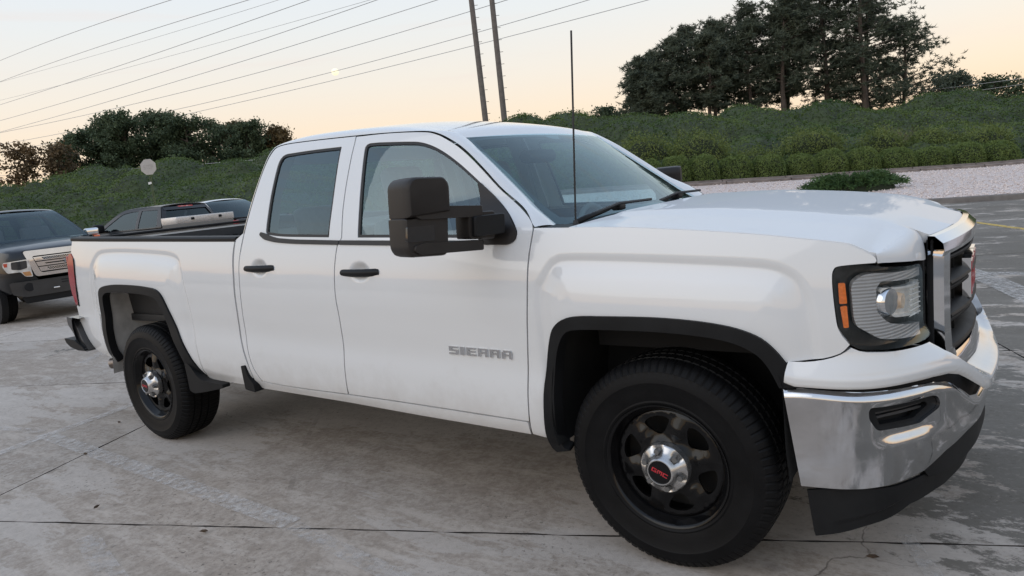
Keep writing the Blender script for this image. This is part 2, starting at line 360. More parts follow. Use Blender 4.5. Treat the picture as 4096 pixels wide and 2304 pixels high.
# --- concrete lot: slabs over a base sheet, joints between them
JA = math.radians(21.6); E1 = np.array([math.cos(JA), math.sin(JA)]); E2 = np.array([-math.sin(JA), math.cos(JA)])
def concrete(name):
    m = bpy.data.materials.new(name); m.use_nodes = True; n, l = m.node_tree.nodes, m.node_tree.links; b = n['Principled BSDF']
    tc = n.new('ShaderNodeTexCoord')
    def mapn(sc, rot=JA): 
        q = n.new('ShaderNodeMapping'); q.inputs['Rotation'].default_value = (0, 0, -rot); q.inputs['Scale'].default_value = sc; l.new(tc.outputs['Object'], q.inputs[0]); return q.outputs[0]
    def noise(v, s, d=5, r=.55): 
        q = n.new('ShaderNodeTexNoise'); q.inputs['Scale'].default_value = s; q.inputs['Detail'].default_value = d; q.inputs['Roughness'].default_value = r; l.new(v, q.inputs[0]); return q.outputs[0]
    def rng_(x, a, b_, c=0., d_=1.): q = n.new('ShaderNodeMapRange'); q.inputs[1].default_value = a; q.inputs[2].default_value = b_; q.inputs[3].default_value = c; q.inputs[4].default_value = d_; l.new(x, q.inputs[0]); return q.outputs[0]
    def math_(op, a, b_): 
        q = n.new('ShaderNodeMath'); q.operation = op
        for i, v in enumerate((a, b_)):
            if isinstance(v, (int, float)): q.inputs[i].default_value = v
            else: l.new(v, q.inputs[i])
        return q.outputs[0]
    def mix(f, a, b_): 
        q = n.new('ShaderNodeMix'); q.data_type = 'RGBA'
        l.new(f, q.inputs[0])
        for i, v in ((6, a), (7, b_)):
            if isinstance(v, tuple): q.inputs[i].default_value = (*v, 1)
            else: l.new(v, q.inputs[i])
        return q.outputs[2]
    iso = mapn((1, 1, 1)); st = mapn((.45, 1.5, 1)); st2 = mapn((.22, 1.6, 1))
    big = noise(iso, .55, 4); mid = noise(st, 1.5, 8, .62); fine = noise(iso, 34, 6, .7); grit = noise(iso, 160, 3, .6)
    col = mix(rng_(big, .35, .65), (.415, .348, .288), (.455, .400, .348))
    col = mix(rng_(noise(iso, 9, 10, .72), .46, .60, 0, .75), col, (.318, .262, .213))
    col = mix(rng_(fine, .44, .60, 0, .55), col, (.245, .202, .166))
    col = mix(rng_(noise(st, 5., 12, .74), .50, .60, 0, .55), col, (.54, .47, .405))
    # bluish-grey skin that has flaked off in drawn-out patches
    sk = noise(st, 1.1, 12, .68); reg = noise(iso, .32, 3, .5)
    f1 = rng_(math_('ADD', sk, math_('MULTIPLY', math_('SUBTRACT', reg, .5), .8)), .53, .55)
    f1 = math_('MULTIPLY', f1, rng_(noise(iso, 26, 8, .75), .36, .46))
    col = mix(math_('MULTIPLY', f1, .55), col, (.52, .465, .415))
    # dark weathered film (greenish) in places, strongest ahead of the truck
    sep = n.new('ShaderNodeSeparateXYZ'); l.new(iso, sep.inputs[0])
    ahead = rng_(sep.outputs['X'], -.4, 1.1)
    far = rng_(sep.outputs['Y'], 1.2, 3.2)
    wet = math_('MAXIMUM', ahead, math_('MULTIPLY', far, .35))
    f2 = rng_(math_('ADD', noise(mapn((.75, 1.25, 1)), 1.5, 14, .76), math_('MULTIPLY', math_('SUBTRACT', wet, 1.), .24)), .435, .46)
    f2 = math_('MULTIPLY', f2, rng_(fine, .25, .45, .55, 1.))
    col = mix(math_('MULTIPLY', f2, .85), col, (.135, .122, .102))
    # pits and specks
    pit = noise(iso, 40, 5, .7); f3 = math_('MULTIPLY', rng_(pit, .59, .63), rng_(mid, .42, .60)); col = mix(math_('MULTIPLY', f3, .7), col, (.10, .085, .072))
    # hairline cracks in places
    vo = n.new('ShaderNodeTexVoronoi'); vo.feature = 'DISTANCE_TO_EDGE'; vo.inputs['Scale'].default_value = .42; vo.inputs['Randomness'].default_value = 1.
    wv_ = n.new('ShaderNodeVectorMath'); wv_.operation = 'ADD'; nv = n.new('ShaderNodeTexNoise'); nv.inputs['Scale'].default_value = 3.; nv.inputs['Detail'].default_value = 6; l.new(iso, nv.inputs[0])
    sv = n.new('ShaderNodeVectorMath'); sv.operation = 'SCALE'; sv.inputs[3].default_value = .35; l.new(nv.outputs[1], sv.inputs[0]); l.new(iso, wv_.inputs[0]); l.new(sv.outputs[0], wv_.inputs[1]); l.new(wv_.outputs[0], vo.inputs[0])
    fc_ = math_('MULTIPLY', rng_(vo.outputs[0], .0006, .0022, 1., 0.), rng_(noise(iso, .5, 3), .58, .66)); col = mix(math_('MULTIPLY', fc_, .75), col, (.09, .075, .062))
    # oil spots and dark drips
    vs_ = n.new('ShaderNodeTexVoronoi'); vs_.inputs['Scale'].default_value = 2.3; l.new(wv_.outputs[0], vs_.inputs[0]); fo_ = math_('MULTIPLY', rng_(vs_.outputs[0], .03, .10, 1., 0.), rng_(big, .5, .6)); col = mix(math_('MULTIPLY', fo_, .45), col, (.12, .10, .085))
    oi = n.new('ShaderNodeObjectInfo'); hs = n.new('ShaderNodeHueSaturation'); l.new(col, hs.inputs['Color']); l.new(rng_(oi.outputs['Random'], 0, 1, .90, 1.10), hs.inputs['Value'])
    l.new(hs.outputs[0], b.inputs['Base Color']); l.new(rng_(mid, .3, .7, .62, .9), b.inputs['Roughness']); b.inputs['Specular IOR Level'].default_value = .18
    bp = n.new('ShaderNodeBump'); bp.inputs['Strength'].default_value = .5; bp.inputs['Distance'].default_value = .006
    l.new(math_('ADD', math_('MULTIPLY', fine, .6), math_('SUBTRACT', math_('MULTIPLY', grit, .35), math_('MULTIPLY', f3, .5))), bp.inputs['Height']); l.new(bp.outputs[0], b.inputs['Normal'])
    MATS[name] = m; return m
CONC = concrete('weathered_concrete')
JOINT = mat('joint_dirt', (.030, .024, .020), .95, var=.4, scale=12)
lot = mobj('parking_lot', [(-400, -300, -.03), (400, -300, -.03), (400, 500, -.03), (-400, 500, -.03)], [(0, 1, 2, 3)], mat('lot_base', (.20, .185, .17), .9, var=.2, scale=.6, bump=.2, bscale=30)); tag(lot, kind='structure')
AL = [-34.3, -28.27, -22.24, -16.21, -10.18, -4.15, 1.88, 7.91, 13.94]; BL = [-9.2, -6.2, -3.4, -.684, 1.92, 4.2, 6.35, 8.7, 11.0, 13.3, 15.7, 18.1, 20.5]
def wob(k): return .004*math.sin(k*12.9898)
for i in range(len(AL)-1):
    for j in range(len(BL)-1):
        g = .0055; a0, a1, b0, b1 = AL[i]+g, AL[i+1]-g, BL[j]+g, BL[j+1]-g
        pts = []
        r_ = np.random.default_rng(i*31+j)
        for (p, q, nn) in (((a0, b0), (a1, b0), 60), ((a1, b0), (a1, b1), 26), ((a1, b1), (a0, b1), 60), ((a0, b1), (a0, b0), 26)):
            for k in range(nn):
                t = k/nn; pts.append((p[0]+(q[0]-p[0])*t+r_.normal(0, .0025), p[1]+(q[1]-p[1])*t+r_.normal(0, .0025)))
        V = [tuple(E1*a+E2*b_)+(0,) for a, b_ in pts]; k = len(V); V += [(x, y, -.05) for x, y, z in V]
        if max(v[1] for v in V) < -8 or min(v[1] for v in V) > 17.5: continue
        sl_ = mobj('slab', V, [tuple(range(k))]+[(m_, m_+k, (m_+1) % k+k, (m_+1) % k) for m_ in range(k)], [CONC, JOINT], lot); sl_.data.polygons.foreach_set('material_index', [0]+[1]*k)
mobj('joint_filler', [tuple(E1*a+E2*b_)+(-.018,) for a, b_ in ((AL[0], BL[0]), (AL[-1], BL[0]), (AL[-1], BL[-1]), (AL[0], BL[-1]))], [(0, 1, 2, 3)], JOINT, lot)
# --- worn paint on the lot
def worn(name, col, lo, hi, sc=9., mx_=.8):
    m = bpy.data.materials.new(name); m.use_nodes = True; n, l = m.node_tree.nodes, m.node_tree.links; b = n['Principled BSDF']
    tc = n.new('ShaderNodeTexCoord'); no = n.new('ShaderNodeTexNoise'); no.inputs['Scale'].default_value = sc; no.inputs['Detail'].default_value = 10; no.inputs['Roughness'].default_value = .72; l.new(tc.outputs['Object'], no.inputs[0])
    mr = n.new('ShaderNodeMapRange'); mr.inputs[1].default_value = lo; mr.inputs[2].default_value = hi; mr.inputs[4].default_value = mx_; l.new(no.outputs[0], mr.inputs[0]); l.new(mr.outputs[0], b.inputs['Alpha'])
    b.inputs['Base Color'].default_value = (*col, 1); b.inputs['Roughness'].default_value = .8; MATS[name] = m; return m
PWH = worn('worn_white_paint', (.68, .64, .60), .38, .62, 22., .62); PWH2 = worn('faint_white_paint', (.64, .605, .57), .42, .68, 18., .6); PYE = worn('worn_yellow_paint', (.66, .46, .12), .34, .5); TYM = worn('tyre_mark', (.10, .09, .08), .46, 1.1, 5.)
def stripe(name, pts, w, m, z=.004):
    P = [np.array(p, float) for p in crv(pts, 6)]; V, F = [], []
    for i, p in enumerate(P):
        t = P[min(i+1, len(P)-1)]-P[max(i-1, 0)]; t /= np.linalg.norm(t); nn = np.array([-t[1], t[0]])*w/2
        V += [tuple(p+nn)+(z,), tuple(p-nn)+(z,)]
    for i in range(len(P)-1): F.append((2*i, 2*i+1, 2*i+3, 2*i+2))
    return mobj(name, V, F, m, lot)
stripe('painted_line', [(-4.78, -1.27), (-3.4, -1.315), (-1.72, -1.375)], .11, PWH)
stripe('painted_line', [(-1.70, -1.39), (-1.2, -1.45), (-.6, -1.52)], .09, PWH2)
stripe('painted_line', [(-4.35, -2.2), (-4.62, -1.62), (-4.80, -.72), (-5.0, .3)], .10, PWH, .005)
stripe('painted_line', [(-8.5, -1.9), (-6.4, -1.55), (-4.85, -1.25)], .07, PWH2, .006)
stripe('painted_line', [(-2.6, -1.9), (-2.2, -2.0), (-1.6, -2.12)], .10, PWH2)
stripe('painted_line', [(.70, -.40), (.80, -.62), (.95, -1.0)], .06, PWH2)
stripe('painted_line', [(.70, 5.75), (1.5, 5.68), (3.2, 5.5)], .20, PWH)
stripe('painted_line', [(.55, 6.2), (.90, 5.3), (1.35, 3.9), (1.8, 2.5)], .26, PWH, .006)
stripe('painted_line', [(.2, 12.0), (1.25, 9.9), (2.4, 7.5)], .12, PYE)
stripe('painted_line', [(-9.3, 2.2), (-8.2, 1.0), (-7.3, .05)], .12, PWH2)
stripe('tyre_mark', [(-3.15, .03), (-2.79, -.38), (-2.4, -.80), (-2.16, -1.03), (-1.87, -1.30)], .03, TYM)
# --- dry leaves lying about
LEAFB = mat('dry_leaf', (.075, .05, .032), .8, var=.3, scale=30)
for k, (x, y, a) in enumerate([(-2.05, -1.62, .5), (-1.62, -1.98, 1.2), (-3.9, -1.35, .2), (-2.9, -1.72, 2.), (-.35, -1.42, 1.), (.62, -.62, .3), (-5.2, .5, .8), (-4.4, -.9, .1)]):
    L_ = .024 if k != 1 else .04
    V = [(x+L_*math.cos(a)*u-.35*L_*math.sin(a)*v, y+L_*math.sin(a)*u+.35*L_*math.cos(a)*v, .006+.012*abs(v)+.006*abs(u)) for u, v in ((-1, 0), (-.4, .8), (.4, .8), (1, 0), (.4, -.8), (-.4, -.8), (0, 0))]
    o = mobj('fallen_leaf', V, [(0, 1, 6), (1, 2, 6), (2, 3, 6), (3, 4, 6), (4, 5, 6), (5, 0, 6)], LEAFB)
    tag(o, ['dry leaf right of the painted line end', 'longer dry leaf nearest the bottom edge', 'dry leaf on the far painted line', 'dry leaf left of the front joint', 'dry leaf beside the front wheel', 'dry leaf below the air dam', 'dry leaf on the concrete behind the rear bumper', 'dry leaf beside the rear wheel'][k], 'leaf', 'dry leaves on the concrete')
# --- kerb and gravel bed on the right
KERB = mat('kerb_concrete', (.16, .145, .135), .9, var=.25, scale=5, bump=.3, bscale=60)
def strip3(name, pts, sec, m, parent=None):           # sweep a section (offset, height) along a path of (x, y, z)
    P = [np.array(p, float) for p in pts]; rows = []
    for i, p in enumerate(P):
        t = P[min(i+1, len(P)-1)]-P[max(i-1, 0)]; t[2] = 0; t /= np.linalg.norm(t); nn = np.array([-t[1], t[0], 0])
        rows.append([tuple(p+nn*a+np.array([0, 0, h])) for a, h in sec])
    return loft(name, rows, m, parent, 25, False)
kp = crv([(-20, 22.5, 0), (-17, 18.2, 0), (-13, 16.3, 0), (-6, 15.95, 0), (2, 15.9, 0), (12, 16.1, 0), (24, 16.6, 0)], 8)
for k in range(0, len(kp)-4, 4):
    seg = kp[k:k+5]; a, b_ = np.array(seg[0]), np.array(seg[-1]); d_ = (b_-a)/np.linalg.norm(b_-a)*.006
    seg = [tuple(a+d_)]+[tuple(p) for p in seg[1:-1]]+[tuple(b_-d_)]
    o = strip3('kerb', seg, [(0, -.04), (.02, .105), (.035, .125), (.14, .130), (.155, .118), (.16, 0)], KERB); tag(o, kind='structure')
toe = pchip([(-40, .35), (-20, .55), (-8, .85), (.5, .89), (7.8, .66), (11.8, .49), (16.6, .33), (21, .19), (40, .10)])
back_d = 27.9
def gravel_z(x, y):
    p = (np.stack([x, y], -1)-C2D); l = p@RH; d = p@FH
    f = np.clip((y-16.05)/(np.maximum((back_d-d)/np.maximum(FH[1], .1)+ (y-16.05), .5)), 0, 1); return .10+(toe(l)-.10)*f**1.2
GRAV = mat('gravel_stone', (.34, .265, .235), .9, scale=45, col2=(.82, .70, .64), thresh=(.34, .62), bump=.9, bscale=38, detail=6.)
gx, gy = np.meshgrid(np.linspace(-17, 26, 130), np.linspace(0, 1, 60)); 
# bed reaches from the front kerb to the back kerb
d_at = lambda x, y: ((np.stack([x, y], -1)-C2D)@FH)
Y1 = (back_d-(gx-C2D[0])*FH[0])/FH[1]+C2D[1]
GY = 16.05+(np.maximum(Y1, 16.2)-16.05)*gy
V = np.stack([gx, GY, gravel_z(gx, GY)], -1).reshape(-1, 3); nx = gx.shape[1]
F = np.array([(r*nx+c, r*nx+c+1, (r+1)*nx+c+1, (r+1)*nx+c) for r in range(gx.shape[0]-1) for c in range(nx-1)])
gb = tri_np('gravel_bed', V, F, GRAV, None, 4, True); tag(gb, kind='structure')
N = 15000; px = rng.uniform(-12, 12, N); py = 16.1+rng.uniform(0, 1, N)**1.4*16; ok = (d_at(px, py) < back_d); px, py = px[ok], py[ok]; N = len(px)
pz = gravel_z(px, py); sz = rng.uniform(.018, .045, N)
octv = np.array([(1, 0, 0), (0, 1, 0), (-1, 0, 0), (0, -1, 0), (0, 0, .8), (0, 0, -.5)]); octf = np.array([(0, 1, 4), (1, 2, 4), (2, 3, 4), (3, 0, 4), (1, 0, 5), (2, 1, 5), (3, 2, 5), (0, 3, 5)])
th = rng.uniform(0, 6.28, N); ca, sa = np.cos(th), np.sin(th)
VV = octv[None]*sz[:, None, None]*rng.uniform(.6, 1.3, (N, 6, 1)); R_ = np.stack([VV[..., 0]*ca[:, None]-VV[..., 1]*sa[:, None], VV[..., 0]*sa[:, None]+VV[..., 1]*ca[:, None], VV[..., 2]], -1)
R_ += np.stack([px, py, pz+sz*.2], -1)[:, None]; FF = octf[None]+(np.arange(N)*6)[:, None, None]
gs = tri_np('gravel', R_.reshape(-1, 3), FF.reshape(-1, 3), mat('loose_stone', (.44, .355, .32), .9, scale=24, col2=(.84, .74, .69), thresh=(.35, .6)), None, 3); tag(gs, 'pinkish white gravel covering the planting bed', 'gravel', kind='stuff')
EDGE = mat('edging_concrete', (.20, .165, .145), .9, var=.3, scale=3, bump=.3, bscale=40)
for k in range(14):
    ls = np.linspace(-4+2.6*k, -4+2.6*(k+1)-.03, 5); pts = [LD(l, back_d-.05, float(toe(l))) for l in ls]
    o = strip3('kerb', pts, [(-.02, -.1), (0, .09), (.03, .11), (.20, .115), (.24, .0), (.50, .05), (.54, .18), (.70, .19), (.72, 0)], EDGE); tag(o, kind='structure')

# --- embankment
crest = pchip([(-60, 3.9), (-32.75, 3.75), (-28.5, 3.9), (-26.1, 4.3), (-22.9, 4.35), (-20.4, 4.45), (-14.9, 4.4), (-6.2, 4.6), (2.3, 4.8), (8.8, 4.45), (16.2, 3.95), (23.7, 3.6), (28.7, 3.5), (33, 3.5), (60, 3.4)])
toe_d = pchip([(-60, 29), (-30, 28.0), (-12, 27.5), (-3, 28.6), (0, 28.9), (30, 28.9), (60, 28.9)]); toe_z = pchip([(-60, 0), (-20, .1), (-9, .35), (-3, .8), (.5, .92), (7.8, .7), (11.8, .53), (16.6, .37), (21, .23), (60, .1)])
NB = 420; bl_, bd_ = rng.uniform(-48, 48, NB), rng.uniform(30, 45, NB); br_, ba_ = rng.uniform(.9, 2.6, NB), rng.uniform(.15, 1.0, NB)
def bank_z(l, d):
    t = np.clip((d-toe_d(l))/(44.-toe_d(l)), 0, 1.); s = t**np.where(l > 0, 1.35, .95); z = toe_z(l)+(crest(l)-toe_z(l))*(s*.75+.25*np.sin(s*math.pi/2))
    bump_ = np.zeros_like(l)
    for a, b_, r, h in zip(bl_, bd_, br_, ba_): bump_ = np.maximum(bump_, h*np.clip(1-((l-a)**2+(d-b_)**2*.8)/r**2, 0, 1))
    return z+bump_*np.clip((d-toe_d(l))/1.0, 0, 1)*np.where(d > 44.5, .4, 1)-.02*np.clip(d-46, 0, 40)
ls, ds = np.meshgrid(np.linspace(-52, 52, 260), np.concatenate([np.linspace(0, 1, 60), [1.15, 1.4, 1.8, 2.6, 4.5]]))
DD = toe_d(ls)+(44.5-toe_d(ls))*ds; Z = bank_z(ls.ravel(), DD.ravel()).reshape(ls.shape)
V = LDa(np.stack([ls.ravel(), DD.ravel(), Z.ravel()], 1)); nx = ls.shape[1]
F = np.array([(r*nx+c, r*nx+c+1, (r+1)*nx+c+1, (r+1)*nx+c) for r in range(ls.shape[0]-1) for c in range(nx-1)])
bank = tri_np('embankment', V, F, mat('bank_soil', (.045, .060, .026), .95, var=.4, scale=.8), None, 4, True); tag(bank, kind='structure')
def leafmat(name, c1, c2, scale=1.2, c3=None):
    m = bpy.data.materials.new(name); m.use_nodes = True; n, l = m.node_tree.nodes, m.node_tree.links; b = n['Principled BSDF']
    tc = n.new('ShaderNodeTexCoord'); no = n.new('ShaderNodeTexNoise'); no.inputs['Scale'].default_value = scale; no.inputs['Detail'].default_value = 7; no.inputs['Roughness'].default_value = .65; l.new(tc.outputs['Object'], no.inputs[0])
    rp = n.new('ShaderNodeValToRGB'); l.new(no.outputs[0], rp.inputs[0]); e = rp.color_ramp.elements; e[0].position = .36; e[0].color = (*c1, 1); e[1].position = .66; e[1].color = (*c2, 1)
    if c3: q = rp.color_ramp.elements.new(.76); q.color = (*c3, 1)
    l.new(rp.outputs[0], b.inputs['Base Color']); b.inputs['Roughness'].default_value = .65; b.inputs['Specular IOR Level'].default_value = .25
    tr = n.new('ShaderNodeBsdfTranslucent'); l.new(rp.outputs[0], tr.inputs[0]); mx = n.new('ShaderNodeMixShader'); mx.inputs[0].default_value = .25
    l.new(b.outputs[0], mx.inputs[1]); l.new(tr.outputs[0], mx.inputs[2]); l.new(mx.outputs[0], n['Material Output'].inputs[0]); MATS[name] = m; return m
def leaves(P, size, up=None, elong=1., tilt=1.):                 # leaf quads (two triangles) around points
    n = len(P); d = rng.normal(size=(n, 3))
    if up is not None: d = d*tilt+up
    d /= np.linalg.norm(d, axis=1)[:, None]+1e-9; r = rng.normal(size=(n, 3)); a = np.cross(d, r); a /= np.linalg.norm(a, axis=1)[:, None]+1e-9; b_ = np.cross(d, a)
    s = (np.asarray(size)*np.ones(n))[:, None]; a = a*s*elong; b_ = b_*s*.55
    V = np.stack([P-a, P+b_, P+a, P-b_], 1).reshape(-1, 3); k = np.arange(n)[:, None]*4; F = np.concatenate([k+np.array([[0, 1, 2]]), k+np.array([[0, 2, 3]])]); return V, F
VINE = leafmat('vine_leaves', (.050, .090, .028), (.130, .175, .050), .30, (.20, .205, .065))
n = 210000; l = rng.uniform(-46, 46, n); t = rng.uniform(0, 1.12, n); d = toe_d(l)+(44.5-toe_d(l))*t
z = bank_z(l, d)+rng.uniform(-.02, .16, n)+.30*(rng.random(n) < .04)*rng.random(n)
P = LDa(np.stack([l, d, z], 1)); V, F = leaves(P, rng.uniform(.035, .085, n), np.array([-FH[0]*.25, -FH[1]*.25, .9]), 1., .75)
vn = tri_np('vine_cover', V, F, VINE, None, 3); tag(vn, 'tangled green vines covering the embankment', 'vines', kind='stuff')

# --- shrubs
def shrub(name, l, d, z, w, h, dep, n, leaf, m, label, cat, group=None, power=2.6, rough=.06, loose=0., seed=0):
    r = np.random.default_rng(seed+int(l*100)+3000); root = empty(name, LD(l, d, z)); tag(root, label, cat, group)
    u = r.normal(size=(n, 3)); u[:, 2] = np.abs(u[:, 2])*1.0-.25*r.random(n); u /= np.linalg.norm(u, axis=1)[:, None]
    k = (np.abs(u)**power).sum(1)**(-1/power); q = u*k[:, None]
    ph = r.uniform(0, 6.28, 6); lump = 1+rough*(np.sin(u[:, 0]*5+ph[0])+np.sin(u[:, 1]*6+ph[1])+np.sin(u[:, 2]*7+ph[2])+np.sin(u[:, 0]*11+u[:, 2]*9+ph[3]))*.5
    q = q*(lump*(1-.16*r.random(n)**2+loose*r.random(n)**3))[:, None]
    loc = np.stack([q[:, 0]*w/2, q[:, 1]*dep/2, (q[:, 2]+.0)*h], 1); loc[:, 2] = np.maximum(loc[:, 2], .02)
    W_ = np.stack([loc[:, 0]*RH[0]+loc[:, 1]*FH[0], loc[:, 0]*RH[1]+loc[:, 1]*FH[1], loc[:, 2]], 1)+np.array(LD(l, d, z))
    nn = np.stack([u[:, 0]*RH[0]+u[:, 1]*FH[0], u[:, 0]*RH[1]+u[:, 1]*FH[1], u[:, 2]], 1)
    V, F = leaves(W_, leaf*r.uniform(.7, 1.3, n), nn*.9, 1., .8); tri_np('foliage', V, F, m, root)
    # opaque dark core: the shade inside the shrub put into its colour
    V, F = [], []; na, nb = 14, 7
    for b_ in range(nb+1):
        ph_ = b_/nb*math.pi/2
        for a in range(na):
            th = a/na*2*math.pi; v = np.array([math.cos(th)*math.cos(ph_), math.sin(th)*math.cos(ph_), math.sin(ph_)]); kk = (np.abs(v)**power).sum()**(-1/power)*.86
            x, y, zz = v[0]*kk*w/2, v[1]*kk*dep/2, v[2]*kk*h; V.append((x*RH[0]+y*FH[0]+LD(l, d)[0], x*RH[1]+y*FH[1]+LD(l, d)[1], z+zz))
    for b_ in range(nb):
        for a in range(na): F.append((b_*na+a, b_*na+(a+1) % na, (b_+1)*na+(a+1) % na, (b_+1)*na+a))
    mobj('shade_core', V, F, mat('shrub_shade', (.024, .033, .013), .95), root, True)
    return root
HEDGE = leafmat('hedge_leaves', (.110, .158, .042), (.170, .220, .062), 2.2)
LOOSE = leafmat('loose_shrub_leaves', (.105, .145, .040), (.205, .240, .070), 1.4)
ordn = ['half hidden by the windshield pillar', 'second from the windshield pillar', 'third from the windshield pillar', 'fourth from the windshield pillar', 'fifth from the windshield pillar', 'sixth from the windshield pillar', 'directly behind the low juniper', 'eighth from the windshield pillar', 'fourth from the right edge', 'third from the right edge', 'second from the right edge', 'at the right edge of the picture']
for k, (l, z, w, h) in enumerate([(6.25, .80, 1.1, 1.12), (7.3, .74, 1.25, 1.2), (8.46, .70, 1.34, 1.18), (9.81, .64, 1.42, 1.08), (11.16, .58, 1.42, 1.05), (12.52, .56, 1.30, .96), (13.78, .50, 1.30, 1.08), (15.11, .46, 1.46, 1.02), (16.55, .38, 1.48, .99), (18.03, .33, 1.50, .92), (19.47, .28, 1.44, .98), (20.87, .22, 1.44, .98)]):
    shrub('hedge_shrub', l, 29.2, z, w*.98, h, 1.4, 7000, .032, HEDGE, 'clipped rounded green hedge shrub, '+ordn[k], 'shrub', 'clipped hedge shrubs along the gravel bed', 3.0, .04, seed=k)
for k, (l, d, z, w, h, lb) in enumerate([(6.6, 31.6, 1.5, 2.4, 1.0, 'loose yellow-green shrub above the hedge next to the windshield pillar'), (9.0, 31.4, 1.35, 2.6, .95, 'loose yellow-green shrub above the hedge, left of the pale one'), (11.6, 31.6, 1.2, 2.6, .75, 'low loose yellow-green shrub above the middle of the hedge'), (14.2, 31.8, 1.15, 2.6, .75, 'low loose yellow-green shrub above the hedge behind the juniper'), (17.2, 31.5, .95, 2.0, .95, 'round loose shrub left of the dry grass'), (19.6, 31.7, .9, 2.2, .6, 'low loose shrub right of the dry grass'), (22.0, 31.6, .75, 2.3, .8, 'loose shrub above the hedge at the right edge')]):
    shrub('loose_shrub', l, d, float(bank_z(np.array([l]), np.array([d]))[0])-.25, w, h+.25, 1.6, 4500, .042, LOOSE, lb, 'shrub', 'loose shrubs above the hedge', 2.1, .12, .35, seed=40+k)
# dry grass tuft on the bank
n = 260; b0 = np.array(LD(18.5, 32.5, 1.05)); r0 = rng.normal(size=(n, 3))*np.array([.14, .14, 0]); dr = rng.normal(size=(n, 3))*np.array([.42, .42, 0])+np.array([0, 0, 1.]); hh = rng.uniform(.7, 1.35, n)[:, None]
sd_ = np.cross(dr, rng.normal(size=(n, 3))); sd_ /= np.linalg.norm(sd_, axis=1)[:, None]; P0 = b0+r0
V = np.stack([P0-sd_*.010, P0+sd_*.010, P0+dr*hh], 1).reshape(-1, 3); gt = tri_np('dry_grass', V, np.arange(3*n).reshape(-1, 3), mat('dry_grass_blade', (.20, .16, .10), .8, var=.3, scale=9)); tag(gt, 'tuft of dry brown grass standing on the bank above the hedge', 'grass')
# juniper: low arching sprays
jr = empty('juniper', LD(10.55, 21.0, .25)); tag(jr, 'low spreading dark green juniper lying on the white gravel', 'shrub')
JUN = leafmat('juniper_needles', (.035, .075, .026), (.095, .16, .05), 5.)
VS, FS, off_ = [], [], 0
for k in range(420):
    th = rng.uniform(0, 6.28); L_ = rng.uniform(.45, 1.)**.7; ex = np.array([1.75*math.cos(th), .95*math.sin(th)])*L_; hz = (.62*(1-L_**1.6)+.10)*rng.uniform(.75, 1.25)
    s0 = rng.uniform(.1, .55); nn = 26; t = np.linspace(s0, 1, nn)[:, None]; base = ex*t
    zz = hz*np.sin(np.clip(t, 0, 1)*1.9)*.95+.04
    P = np.concatenate([base[:, :1]*RH[0]+base[:, 1:]*FH[0], base[:, :1]*RH[1]+base[:, 1:]*FH[1], zz], 1)+rng.normal(size=(nn, 3))*.03+np.array(LD(10.55, 21.0, .22))
    dd = np.array([ex[0]*RH[0]+ex[1]*FH[0], ex[0]*RH[1]+ex[1]*FH[1], .25]); dd /= np.linalg.norm(dd)
    a = rng.normal(size=(nn, 3))*.55+dd; a /= np.linalg.norm(a, axis=1)[:, None]; b_ = np.cross(a, rng.normal(size=(nn, 3))); b_ /= np.linalg.norm(b_, axis=1)[:, None]
    ln = rng.uniform(.06, .13, (nn, 1)); VS.append(np.stack([P-b_*.018, P+b_*.018, P+a*ln], 1).reshape(-1, 3)); FS.append(np.arange(nn*3).reshape(-1, 3)+off_); off_ += nn*3
tri_np('foliage', np.concatenate(VS), np.concatenate(FS), JUN, jr)
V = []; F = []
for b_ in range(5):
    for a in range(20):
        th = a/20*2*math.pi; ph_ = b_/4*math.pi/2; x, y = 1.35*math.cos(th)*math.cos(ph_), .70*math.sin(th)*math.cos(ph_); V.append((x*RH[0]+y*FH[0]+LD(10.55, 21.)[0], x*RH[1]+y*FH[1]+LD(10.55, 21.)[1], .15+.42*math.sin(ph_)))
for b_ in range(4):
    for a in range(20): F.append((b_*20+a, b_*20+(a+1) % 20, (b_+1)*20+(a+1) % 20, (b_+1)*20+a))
mobj('shade_core', V, F, MATS['shrub_shade'], jr, True)  # dark core paints the shade inside the juniper

